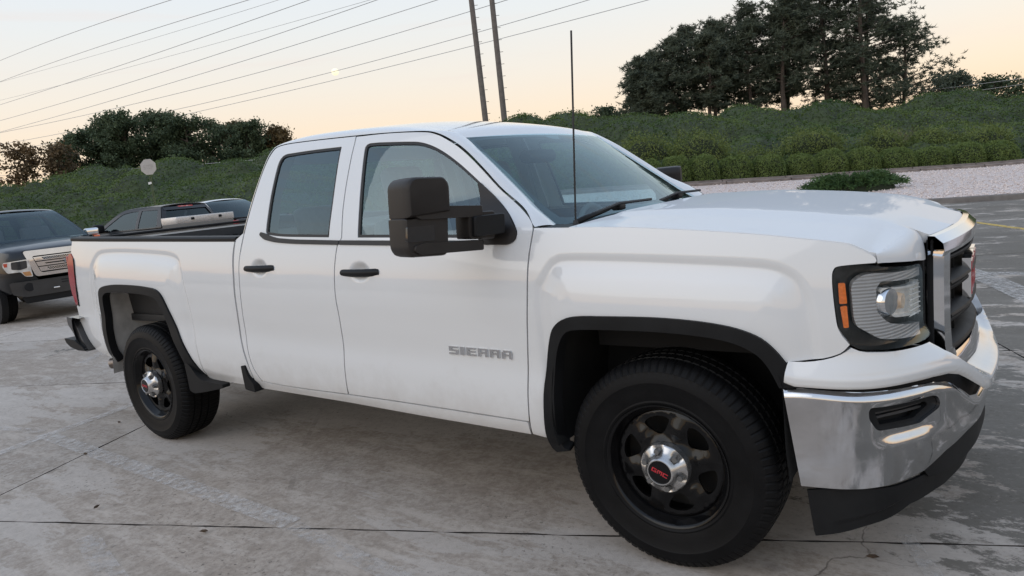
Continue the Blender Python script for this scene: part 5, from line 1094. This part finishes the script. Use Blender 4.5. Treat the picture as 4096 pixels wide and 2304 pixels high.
for (wx, side_, rot) in ((0, -1, math.radians(-22)), (-3.645, -1, math.radians(-8)), (0, 1, .3), (-3.645, 1, .7)):
    y0 = -.966 if side_ < 0 else .966
    w = empty('wheel', (wx-T0[0], y0-T0[1], .394)); w.parent = truck; w['_local'] = 1
    w.location = (wx-T0[0], y0, .394); w.rotation_euler = (0, -rot if side_ < 0 else rot, 0 if side_ < 0 else math.pi)
    for k, o in WM.items():
        for q in range(6 if k == 'lug_nut' else 1):
            p = o if first and q == 0 else o.copy()
            if not (first and q == 0): COL.objects.link(p)
            p.parent = w; th = math.radians(5+60*q); p.location = (.070*math.cos(th), -.020, .070*math.sin(th)) if k == 'lug_nut' else (0, 0, 0)
    first = False
# --- wheel housings
def tunnel(name, inner, y0, y1, m, grow=.0, par=None):
    c = crv(inner, 3); rows = [[(x, y, z) for x, z in c] for y in (y0, (y0+y1)/2, y1)]
    return loft(name, rows, m, par or truck, 50)
INNER = mat('inner_panel', (.50, .49, .47), .55, var=.2, scale=9, coat=.2)
for sg in (-1, 1):
    FIx = [(-.44, .42)]+[(x*1.02, z+.012) for x, z in FFI[2:]]+[(.43, .55), (.44, .42)]
    tunnel('wheel_liner', FIx, sg*.985, sg*.50, UNDER); 
    V = [(x, sg*.50, z) for x, z in crv(FIx, 3)]; mobj('wheel_liner', V, [tuple(range(len(V)))], DARK, truck)
    RIx = [(-4.20, .42)]+[(x, z+.012) for x, z in RFI[1:-1]]+[(-3.12, .46)]
    c = crv(RIx, 3); rows = []
    for y, gx, gz in ((.955, 0, 0), (.90, .015, .02), (.84, .03, .05), (.76, .04, .08), (.66, .02, .09), (.60, -.02, .05), (.58, -.06, 0)):
        rows.append([(-3.66+(x+3.66)*(1+gx), sg*y, z+gz*max(0, (z-.7)/.35)) for x, z in c])
    loft('wheel_housing', rows, INNER, truck, 50)
    V = [(-3.66+(x+3.66)*.94, sg*.582, z) for x, z in c]; mobj('wheel_housing', V, [tuple(range(len(V)))], INNER, truck)
    # mud flap behind... the flare foot ahead of the rear wheel
    fo = roundpoly([(-3.165, .60), (-3.10, .56), (-3.045, .50), (-2.98, .475), (-2.775, .470), (-2.775, .448), (-2.86, .430), (-2.98, .405), (-3.105, .385), (-3.150, .40), (-3.155, .50)], [.02, .05, .05, .03, .01, .01, .03, .03, .02, .01, .05], 3)
    poly_extrude('mud_guard', fo, lambda u, v, w: (u, sg*(.985-w), v), PLASTIC, truck, .05)
    fo = roundpoly([(-2.555, .60), (-2.52, .605), (-2.505, .545), (-2.46, .50), (-2.45, .452), (-2.545, .462)], .008, 3)
    poly_extrude('cab_corner_trim', fo, lambda u, v, w: (u, sg*(.985-w), v), PLASTIC, truck, .06)
# --- bed
LINER = mat('bed_liner', (.020, .020, .021), .6, var=.3, scale=20, bump=.1, bscale=120)
railz = lambda x: 1.351+(-3.33-x)*.0345
for sg in (-1, 1):
    rows = []
    for x in np.linspace(-4.62, -2.455, 24):
        w = side_w([x], [railz(x)-.005])[0]; z = railz(x)
        rows.append([(x, sg*(w+.003), z-.012), (x, sg*(w+.003), z+.006), (x, sg*(w-.006), z+.014), (x, sg*(w-.085), z+.014), (x, sg*(w-.092), z+.008), (x, sg*(w-.092), z-.04)])
    loft('bed_rail_cap', rows, PLASTIC, truck, 30)
    loft('bed_inner_wall', [[(x, sg*(side_w([x], [1.3])[0]-.085), railz(x)), (x, sg*.80, 1.05), (x, sg*.76, .82)] for x in np.linspace(-4.62, -2.47, 12)], LINER, truck)
box('bed_floor', (-3.54, 0, .80), (2.15, 1.56, .05), LINER, truck)
box('bed_front_wall', (-2.515, 0, 1.06), (.03, 1.78, .50), LINER, truck)
tg = box('tailgate', (-4.655, 0, 1.12), (.07, 1.70, .50), PAINT, truck, bevel=.015)
box('tailgate_cap', (-4.640, 0, 1.386), (.085, 1.72, .022), PLASTIC, tg, bevel=.006)
tl = box('tailgate_liner', (-4.615, 0, 1.12), (.014, 1.60, .46), LINER, tg, bevel=.003)
for k in range(20):
    box('liner_slot', (-4.606, -.76+.08*k, 1.262), (.006, .05, .045), DARK, tl, bevel=.002)
for sg in (-1, 1):
    TLP = [(-4.612, 1.295), (-4.570, 1.262), (-4.560, 1.225), (-4.572, 1.127), (-4.610, 1.009), (-4.646, .912), (-4.70, .905), (-4.715, 1.00), (-4.70, 1.13), (-4.675, 1.25), (-4.65, 1.29)]
    rows = []
    c = resample(TLP, .02)
    lamp = panel('tail_light', sideS(.004), TLP, RED, truck, (), .015, .05, mirror=False)[0]
    if sg > 0: l2 = mirror_obj(lamp, truck); bpy.data.objects.remove(lamp); lamp = l2
    panel_o = poly_extrude('lamp_trim', roundpoly([(-4.553, 1.25), (-4.548, 1.21), (-4.562, 1.12), (-4.600, 1.0), (-4.640, .895), (-4.652, .905), (-4.614, 1.01), (-4.574, 1.13), (-4.563, 1.22), (-4.568, 1.262)], .004, 2), lambda u, v, w: (u, sg*(side_w([u], [v])[0]+.006-w), v), PLASTIC, lamp, .02)
    box('tail_light_rear', (-4.685, sg*.865, 1.10), (.045, .11, .36), RED, lamp, bevel=.012)
# rear bumper
rb = []
for y in np.linspace(-.97, .97, 25):
    a = abs(y)/.97; x = -4.84+.13*a**6+.03*a**2
    rb.append([(x+.12, y, .815), (x+.02, y, .822), (x-.005, y, .80), (x-.012, y, .74), (x+.01, y, .66), (x+.06, y, .60), (x+.14, y, .585)])
rbo = loft('rear_bumper', rb, mat('bumper_black_chrome', (.014, .014, .015), .3, 0., coat=.6), truck, 40)
for sg in (-1, 1):
    e = roundpoly([(-4.80, .820), (-4.715, .815), (-4.655, .755), (-4.60, .66), (-4.53, .572), (-4.56, .560), (-4.70, .575), (-4.73, .60), (-4.70, .64), (-4.735, .70), (-4.80, .76)], .012, 3)
    poly_extrude('bumper_end', e, lambda u, v, w: (u, sg*(.955-w), v), MATS['bumper_black_chrome'], rbo, .10)
    st = roundpoly([(-4.86, .655), (-4.70, .648), (-4.58, .60), (-4.54, .572), (-4.66, .570), (-4.78, .590), (-4.84, .62)], .01, 3)
    poly_extrude('bumper_step_pad', st, lambda u, v, w: (u, sg*(.975-w), v), PLASTIC, rbo, .16)
tube('exhaust_tip', [(-3.9, -.66, .50), (-4.20, -.74, .475), (-4.42, -.86, .455)], [.035, .036, .04], mat('exhaust_steel', (.22, .19, .17), .4, .9, var=.3, scale=20), truck, 16, False)
# underbody: frame rails, axles, driveline, fuel tank
for sg in (-1, 1): box('frame_rail', (-1.9, sg*.42, .50), (5.0, .09, .14), UNDER, truck)
box('floor_pan', (-1.55, 0, .52), (1.95, 1.78, .06), UNDER, truck); box('fuel_tank', (-2.2, -.02, .46), (1.0, .55, .20), UNDER, truck, bevel=.04)
tube('rear_axle', [(-3.645, -.75, .394), (-3.645, -.15, .394), (-3.645, 0, .394), (-3.645, .15, .394), (-3.645, .75, .394)], [.05, .06, .15, .06, .05], UNDER, truck, 12)
tube('front_axle', [(0, -.75, .394), (0, 0, .42), (0, .75, .394)], .05, UNDER, truck, 8); tube('drive_shaft', [(-3.5, 0, .42), (-1.0, 0, .50)], .05, UNDER, truck, 8)
box('gearbox', (-.7, 0, .46), (1.2, .4, .28), UNDER, truck, bevel=.05); box('bed_underside', (-3.6, 0, .70), (2.0, 1.2, .06), UNDER, truck)
# --- cabin
box('cabin_floor', (-1.45, 0, .60), (1.95, 1.74, .04), TRIM, truck)
box('cabin_back', (-2.40, 0, .95), (.05, 1.72, .66), TRIM, truck)
loft('headliner', [[(x, y, z-.03) for x, y, z in roof_row(i)] for i in range(i1+1, i2)], mat('headliner_cloth', (.22, .22, .22), .9), truck)
dash = []
for y in np.linspace(-.80, .80, 15):
    k = .03*math.exp(-((y-.38)/.16)**2)+.012*math.exp(-((y+.05)/.2)**2)
    dash.append([(-.36, y, 1.235), (-.52, y, 1.265+k*.3), (-.72, y, 1.262+k), (-.84, y, 1.20+k), (-.88, y, 1.08), (-.84, y, .85), (-.70, y, .70)])
dsh = loft('dashboard', dash, TRIM, truck, 50)
sw = [(-.93+.06*math.sin(t)*0-.07*math.sin(t)*1.0*.4, .38+.185*math.cos(t), 1.13+.17*math.sin(t)) for t in np.linspace(0, 2*math.pi, 33)]
swo = tube('steering_wheel', sw, .016, TRIM, truck, 8, False); tube('steering_column', [(-.93, .38, 1.13), (-.80, .38, 1.08)], .035, TRIM, swo, 8); tube('wheel_spoke', [(-.93, .20, 1.13), (-.93, .56, 1.13)], .014, TRIM, swo, 6)
def seat(name, cx, cy, w, hz, hr=True):
    bm = bmesh.new(); R = Matrix.Rotation(math.radians(-12), 3, 'Y')
    box_bm(bm, (cx, cy, .80), (.52, w, .18), None, .05, 3); box_bm(bm, (cx-.27, cy, .80+hz/2), (.16, w*.96, hz), R, .055, 3)
    o = bm_obj(name, bm, SEAT, truck)
    if hr:
        bm = bmesh.new(); box_bm(bm, (cx-.345, cy, .86+hz+.10), (.11, .27, .20), R, .045, 3); bm_obj('headrest', bm, SEAT, o)
        tube('headrest_post', [(cx-.33, cy-.06, .80+hz-.05), (cx-.345, cy-.06, .90+hz)], .008, CHROME, o, 6); tube('headrest_post', [(cx-.33, cy+.06, .80+hz-.05), (cx-.345, cy+.06, .90+hz)], .008, CHROME, o, 6)
    return o
for y in (-.42, .42): seat('front_seat', -1.30, y, .52, .56)
seat('rear_seat', -2.02, -.02, 1.42, .50, False)
for y in (-.46, .46):
    bm = bmesh.new(); box_bm(bm, (-2.31, y, 1.37), (.10, .34, .17), Matrix.Rotation(math.radians(-8), 3, 'Y'), .03, 3); bm_obj('headrest', bm, SEAT, truck)
for sg in (-1, 1):
    tube('seat_belt', [(-1.66, sg*.80, 1.58), (-1.66, sg*.86, 1.2), (-1.62, sg*.86, .75)], .018, mat('belt_grey', (.20, .20, .19), .8), truck, 4)
    tube('b_pillar_trim', [(-1.66, sg*.86, 1.25), (-1.67, sg*.79, 1.55), (-1.67, sg*.68, 1.78)], .045, mat('pillar_trim', (.26, .26, .25), .8), truck, 6)
    tube('c_pillar_trim', [(-2.30, sg*.88, 1.25), (-2.30, sg*.79, 1.55), (-2.27, sg*.68, 1.76)], .06, MATS['pillar_trim'], truck, 6)
    tube('a_pillar_trim', [(-.52, sg*.77, 1.27), (-.78, sg*.69, 1.49), (-1.05, sg*.62, 1.69)], .028, MATS['pillar_trim'], truck, 6)
tube('rear_view_mirror', [(-1.04, -.13, 1.60), (-1.04, .13, 1.60)], .035, PLASTIC, truck, 8)
# ================================================================== the parked vehicles behind
def heading(hl, hd): v = RH*hl+FH*hd; return math.atan2(v[1], v[0])
def vehicle(name, label, l, d, rz, paint, glass, hood=1.28, roofx=(-1.98, -3.25), rearx=-3.55, length=5.85, roofz=1.86, belt=1.30, wheels=(-.93, -4.45), bed=True, hoodz=1.22, trim=PLASTIC):
    root = empty(name, LD(l, d), rz, True); tag(root, label, 'pickup truck', None)
    def sec(x, hw, zb, zt, cr):
        h = [(hw-.08, zb), (hw-.01, zb+.10), (hw, .80), (hw-.012, zt-.14), (hw-.05, zt-.03), (hw-.13, zt), (hw*.62, zt+cr*.6), (hw*.3, zt+cr*.95)]
        return [(x, -y, z) for y, z in h]+[(x, 0, zt+cr)]+[(x, y, z) for y, z in h[::-1]]
    st = [(-.02, .60, .66, hoodz-.09, .01), (-.07, .80, .58, hoodz-.05, .02), (-.14, .90, .54, hoodz-.03, .03), (-.30, .975, .50, hoodz, .05), (-.7, 1.0, .48, hoodz+.035, .06), (-hood, 1.0, .46, belt-.005, .04), (-hood-.05, 1.0, .46, belt, 0.), (rearx-.02, 1.0, .46, belt, 0.)]
    if not bed: st += [(-length+.1, .98, .50, belt-.02, 0), (-length, .92, .56, belt-.1, 0)]
    rows = [sec(*s) for s in st]; loft('body', [list(r) for r in rows], paint, root, 38)
    mobj('underside', [(-.1, -.9, .5), (-.1, .9, .5), (-length+.1, .9, .5), (-length+.1, -.9, .5)], [(0, 1, 2, 3)], UNDER, root)
    yb, yt = .955, .68
    def gs(x, z):
        x = np.atleast_1d(np.asarray(x, float)); z = np.atleast_1d(np.asarray(z, float)); t = np.clip((z-belt)/(roofz-belt), 0, 1); return np.stack([x, -(yb+(yt-yb)*t**1.15), z], -1)
    A0, A1, R1 = -hood+.06, roofx[0], roofx[1]
    outl = crv([(A0, belt-.01), ((A0+A1)/2-.02, (belt+roofz)/2+.02), (A1, roofz-.05), (A1-.35, roofz-.015), (R1, roofz-.02), (R1-.10, roofz-.08), (rearx+.05, belt+.15), (rearx, belt-.01)], 5)
    bp = A1-.62 if bed else A1-.75
    w1 = roundpoly([(A0-.16, belt+.02), (A1-.02, roofz-.12), (A1-.35, roofz-.085), (bp+.05, roofz-.085), (bp+.03, belt+.02)], [.01, .1, .1, .03, .02], 4)
    w2 = roundpoly([(bp-.06, belt+.02), (bp-.05, roofz-.09), (R1-.02, roofz-.10), (rearx+.17, belt+.06), (rearx+.2, belt+.02)], [.02, .03, .05, .04, .02], 4)
    side_ = panel('cab_side', gs, outl, paint, root, [w1, w2], .08, .03)
    gg = lambda x, z: gs(x, z)-np.array([0, -.012, 0])
    panel('side_window', gg, w1, glass, side_, (), .1, 0); panel('side_window', gg, w2, glass, side_, (), .1, 0)
    top = [p for p in outl if p[1] > roofz-.06]
    rr = []
    for x, z in top:
        y = -gs([x], [z])[0][1]; rr.append([(x+.05*max(0, 1-(A1-x)*3)*(1-v*v), v*y, z+.045*(1-v*v)**.8) for v in np.linspace(-1, 1, 13)])
    loft('roof', rr, paint, root, 60)
    fr_ = [p for p in outl[:outl.index(top[0])+1]]
    loft('windshield', [[(x+.16*(1-v*v)*(1-.5*i/len(fr_)), v*-(gs([x], [z])[0][1])*.97, z+.01) for v in np.linspace(-1, 1, 11)] for i, (x, z) in enumerate(fr_)], glass, root, 60)
    bk = [p for p in outl[outl.index(top[-1]):]]
    rw = loft('rear_window', [[(x-.03*(1-v*v), v*-(gs([x], [z])[0][1])*.985, z) for v in np.linspace(-1, 1, 11)] for x, z in bk], glass, root, 60)
    for sg in (-1, 1):
        ps = [(x-.012, sg*-(gs([x], [z])[0][1])*.99, z) for x, z in bk]; loft('rear_pillar', [ps, [(x-.022, y*.86, z) for x, y, z in ps]], paint, root, 60)
    ps = [(bk[0][0]-.02-.03*(1-v*v), v*yt, bk[0][1]-.0) for v in np.linspace(-1, 1, 11)]; loft('rear_header', [ps, [(x-.05, y*1.02, z-.075) for x, y, z in ps]], paint, root, 60)
    box('cabin', ((A0+rearx)/2-.15, 0, belt-.2), (1.9, 1.6, .5), TRIM, root)
    for sx in ((A1-.15, .40), (A1-.15, -.40)):
        bm = bmesh.new(); box_bm(bm, (sx[0]-.1, sx[1], belt+.10), (.16, .50, .34), None, .06, 3); box_bm(bm, (sx[0]-.14, sx[1], belt+.33), (.11, .28, .18), None, .05, 3); bm_obj('seat', bm, SEAT, root)
    if bed:
        for sg in (-1, 1):
            rows = [[(x, sg*.985, .50), (x, sg*1.0, .85), (x, sg*.985, belt-.05), (x, sg*.96, belt+.045), (x, sg*.88, belt+.045), (x, sg*.86, .85)] for x in np.linspace(rearx-.05, -length+.12, 8)]
            loft('bed_side', rows, paint, root, 40)
        box('tailgate', (-length+.12, 0, 1.05), (.07, 1.75, .55), paint, root, bevel=.02); box('bed_floor', ((rearx-length)/2, 0, .85), (abs(length+rearx)-.1, 1.72, .05), LINER, root); box('bed_front', (rearx-.06, 0, 1.05), (.04, 1.8, .5), paint, root)
        box('rear_bumper', (-length+.0, 0, .66), (.16, 1.85, .2), CHROME, root, bevel=.03)
        for sg in (-1, 1): box('tail_lamp', (-length+.10, sg*.93, 1.12), (.09, .12, .38), RED, root, bevel=.015)
    for wx in wheels:
        for sg in (-1, 1):
            tube('wheel_arch', [(wx, sg*.90, .40), (wx, sg*1.004, .40)], .455, DARK, root, 28)
            w = empty('wheel', (wx, sg*.985, .40), 0, True); w.parent = root; w.rotation_euler = (0, .4, 0 if sg < 0 else math.pi)
            for k in ('tyre', 'rim_barrel', 'rim', 'hub_cap'):
                o = WM[k].copy(); COL.objects.link(o); o.parent = w; o.location = (0, 0, 0)
    return root, gs
BLACKP = mat('black_car_paint', (.004, .005, .007), .3, coat=.6, spec=.3, var=.1, scale=2)
GREYP = mat('dark_grey_car_paint', (.020, .022, .027), .35, .0, spec=.2, coat=.45, var=.1, scale=2)
TGLASS = glassmat('tinted_glass', (.16, .18, .19), .0); CGLASS = glassmat('clear_car_glass', (.42, .50, .53), .02)
# --- black pickup facing us on the left
PH = math.radians(55)
bk_, _ = vehicle('black_pickup', 'black pickup with chrome grille facing right, cut by the left edge', -7.62, 12.15, heading(math.sin(PH), -math.cos(PH)), BLACKP, CGLASS, hood=1.36, roofx=(-2.02, -3.9), rearx=-4.15, roofz=1.93, belt=1.34, hoodz=1.24)
def f1(off=0.):
    def f(y, z):
        y = np.atleast_1d(np.asarray(y, float)); z = np.atleast_1d(np.asarray(z, float)); a = np.abs(y)
        x = .03-.09*(a/.9)**2-1.6*np.clip(a-.78, 0, 1)**2-.10*np.clip(z-1.05, 0, 1)-.0*np.clip(.8-z, 0, 1)+off; return np.stack([x, y, z], -1)
    return f
def fpn(name, off, poly, m, parent, holes=(), depth=.02, step=.04, mirror=False): return panel(name, f1(off), poly, m, parent, holes, step, depth, (1, 0, 0), mirror)
fo = roundpoly([(-.72, 1.200), (.72, 1.200), (.60, .760), (-.60, .760)], .05, 4); fi = roundpoly([(-.605, 1.105), (.605, 1.105), (.515, .815), (-.515, .815)], .04, 4)
SATIN = mat('satin_silver', (.60, .61, .64), .18, .95, var=.05)
gr = fpn('grille_surround', .035, fo, SATIN, bk_, [fi], .05)[0]; fpn('grille_back', -.03, fo, DARK, gr)
for z0, z1, ins in ((1.015, 1.085, 1), (.925, 1.000, 2), (.835, .910, 1)):
    k = .605-(1.105-z1)*.31-.012; k0 = .605-(1.105-z0)*.31-.012
    hole = [(-k0+.12, z0+.014), (k0-.12, z0+.014), (k-.12, z1-.014), (-k+.12, z1-.014)] if ins == 1 else [(-k0+.12, z0+.028), (k0-.12, z0+.028), (k-.12, z1-.028), (-k+.12, z1-.028)]
    b_ = fpn('grille_bar', .028, [(-k0, z0), (k0, z0), (k, z1), (-k, z1)], SATIN, gr, [hole], .03)[0]
    if ins == 1:
        mm = bmesh.new()
        for sgn in (1, -1):
            for q in np.arange(-k0+.1, k0-.1, .035):
                p0, p1 = f1(.012)([q], [z0+.012])[0], f1(.012)([q+sgn*.05], [z1-.012])[0]; vs = [mm.verts.new(p) for p in (p0, p0+np.array([0, .007, 0]), p1+np.array([0, .007, 0]), p1)]; mm.faces.new(vs)
        o = bm_obj('grille_mesh', mm, SATIN, gr); tag(o, kind='stuff')
ov = [(.145*math.cos(t), .962+.058*math.sin(t)) for t in np.linspace(0, 2*math.pi, 32, endpoint=False)]
em = fpn('emblem', .050, ov, mat('emblem_navy', (.012, .022, .06), .2, coat=1.), gr, (), .02, .03)[0]; fpn('emblem_rim', .053, ov, CHROME, em, [[(.9*y, .962+.86*(z-.962)) for y, z in ov]], .01, .02)
fc = bpy.data.curves.new('script', 'FONT'); fc.body = 'Ford'; fc.size = .105; fc.shear = .35; fc.extrude = .003; fc.align_x = 'CENTER'; fc.align_y = 'CENTER'
to = bpy.data.objects.new('tmp', fc); COL.objects.link(to); bpy.context.view_layer.update()
me = bpy.data.meshes.new_from_object(to.evaluated_get(bpy.context.evaluated_depsgraph_get())); bpy.data.objects.remove(to)
lo_ = bpy.data.objects.new('emblem_script', me); me.materials.append(mat('emblem_white', (.8, .8, .8), .3)); link(lo_, em); lo_.matrix_local = Matrix(((0, 0, 1, .086), (1, 0, 0, 0), (0, 1, 0, .962), (0, 0, 0, 1)))
for sg in (-1, 1):
    M_ = lambda p: [(sg*y, z) for y, z in p]
    HLo = roundpoly(M_([(.655, 1.065), (.99, 1.045), (1.0, .97), (.96, .865), (.80, .865), (.745, .78), (.64, .765)]), .02, 3)
    h = fpn('headlight', .035, HLo, mat('lamp_chrome', (.68, .66, .63), .2, .15, var=.2, scale=14, coat=1.), bk_, (), .03)[0]
    fpn('headlight_bowl', .041, roundpoly(M_([(.69, 1.045), (.90, 1.04), (.91, .92), (.80, .90), (.70, .92)]), .02, 3), mat('lamp_dark', (.03, .03, .032), .2, coat=1.), h, (), .01)
    fpn('indicator', .041, roundpoly(M_([(.67, .86), (.78, .86), (.745, .79), (.655, .785)]), .01, 3), mat('indicator_amber', (.50, .24, .09), .2, coat=1.), h, (), .01)
    fpn('side_marker', .039, roundpoly(M_([(.945, 1.03), (.99, 1.03), (.985, .97), (.95, .97)]), .006, 2), mat('marker_red', (.5, .06, .02), .25, coat=1.), h, (), .01)
    p = f1(.0)([sg*.72], [.60])[0]; tube('fog_lamp', [p-np.array([.04, 0, 0]), p+np.array([.052, 0, 0])], [.085, .070], DARK, bk_, 20)
    p = f1(.0)([sg*.36], [.535])[0]; tube('tow_hook', [p+np.array([.02, -.05, 0]), p+np.array([.10, -.04, 0]), p+np.array([.10, .04, 0]), p+np.array([.02, .05, 0])], .012, CHROME, bk_, 6)
    mr = box('door_mirror', (-1.72, sg*1.19, 1.40), (.13, .26, .14), CHROME, bk_, bevel=.04, seg=3); box('mirror_arm', (-1.72, sg*1.05, 1.325), (.10, .26, .05), PLASTIC, mr, bevel=.015); box('mirror_signal', (-1.69, sg*1.25, 1.30), (.10, .12, .05), mat('marker_amber', (.75, .13, .03), .25, coat=1.), mr, bevel=.01)
    tube('wiper', [(-1.30, sg*.30-.25, 1.365), (-1.27, sg*.30+.30, 1.375)], .014, RUBBER, bk_, 6)
bpn = fpn('bumper', .045, roundpoly([(-.97, .70), (.97, .70), (.95, .50), (.80, .44), (-.80, .44), (-.95, .50)], .03, 3), mat('bumper_dusty', (.018, .018, .019), .4, coat=.5, var=.3, scale=5), bk_, (), .10)[0]
fpn('bumper_lip', .02, roundpoly([(-.85, .45), (.85, .45), (.80, .33), (-.80, .33)], .03, 3), PLASTIC, bk_, (), .05)
for z in (.60, .64): fpn('bumper_slot', .048, [(-.25, z), (.25, z), (.25, z+.018), (-.25, z+.018)], DARK, bpn, (), .01)
# price sheet in the windshield: rows of print too small to read
st_ = mobj('window_sticker', [(-1.850, -.62, 1.800), (-1.815, -.36, 1.805), (-1.755, -.36, 1.755), (-1.790, -.62, 1.75)], [(0, 1, 2, 3)], mat('sticker_print', (.18, .18, .18), .6, scale=60, col2=(.78, .77, .75), thresh=(.40, .46)), bk_)
# --- dark grey pickup seen from behind, its toolbox, and the white one beyond
PS = math.radians(68); hv = (-math.sin(PS), math.cos(PS))
gx0, gd0 = -8.22+.78*math.cos(PS)+3.45*hv[0], 17+.78*math.sin(PS)+3.45*hv[1]
gy_, gsf = vehicle('grey_pickup', 'dark grey extended-cab pickup seen from behind, with a silver toolbox in its bed', gx0, gd0, heading(*hv), GREYP, TGLASS, hood=1.30, roofx=(-2.0, -3.2), rearx=-3.47, roofz=1.84, belt=1.31)
bl3 = box('brake_light', (-3.325, 0, 1.775), (.05, .46, .05), mat('brake_red', (.5, .02, .03), .2, coat=1., scale=9, col2=(.75, .35, .35), thresh=(.5, .62)), gy_, bevel=.008)
for sg in (-1, 1):
    m_ = box('door_mirror', (-1.62, sg*1.16, 1.42), (.16, .26, .22), PLASTIC, gy_, bevel=.06, seg=3); box('mirror_arm', (-1.62, sg*1.02, 1.34), (.10, .16, .06), PLASTIC, m_, bevel=.02)
def gloc(x, y, z): a = heading(*hv); p = np.array(LD(gx0, gd0)); return (p[0]+x*math.cos(a)-y*math.sin(a), p[1]+x*math.sin(a)+y*math.cos(a), z)
TBX = mat('diamond_plate', (.66, .63, .61), .35, .5, var=.12, scale=26, bump=.6, bscale=50)
tb = empty('toolbox', gloc(-3.72, 0, 1.10), heading(*hv), True); tag(tb, 'silver ribbed metal toolbox lying across the bed of the dark grey pickup', 'toolbox')
box('box_body', (0, 0, .13), (.42, 1.62, .30), TBX, tb, bevel=.01); box('box_lid', (0, 0, .325), (.50, 1.88, .19), TBX, tb, bevel=.015)
for k in range(36): box('lid_rib', (-.252, -.91+.052*k, .325), (.010, .018, .16), TBX, tb, bevel=.003)
for y in (-.45, .45): box('latch', (-.262, y, .35), (.014, .10, .06), DARK, tb, bevel=.01)
PW_ = math.radians(60)
wv, _ = vehicle('white_car', 'white vehicle behind the dark grey pickup, only its cab showing', -6.55, 19.9, heading(math.sin(PW_), -math.cos(PW_)), PAINT, TGLASS, hood=1.25, roofx=(-1.95, -3.6), rearx=-3.9, roofz=1.90, belt=1.33, bed=False, length=5.3)
wv['category'] = 'car'
# drop the builder's own marker from the empties
for o in bpy.data.objects:
    if '_local' in o.keys(): del o['_local']
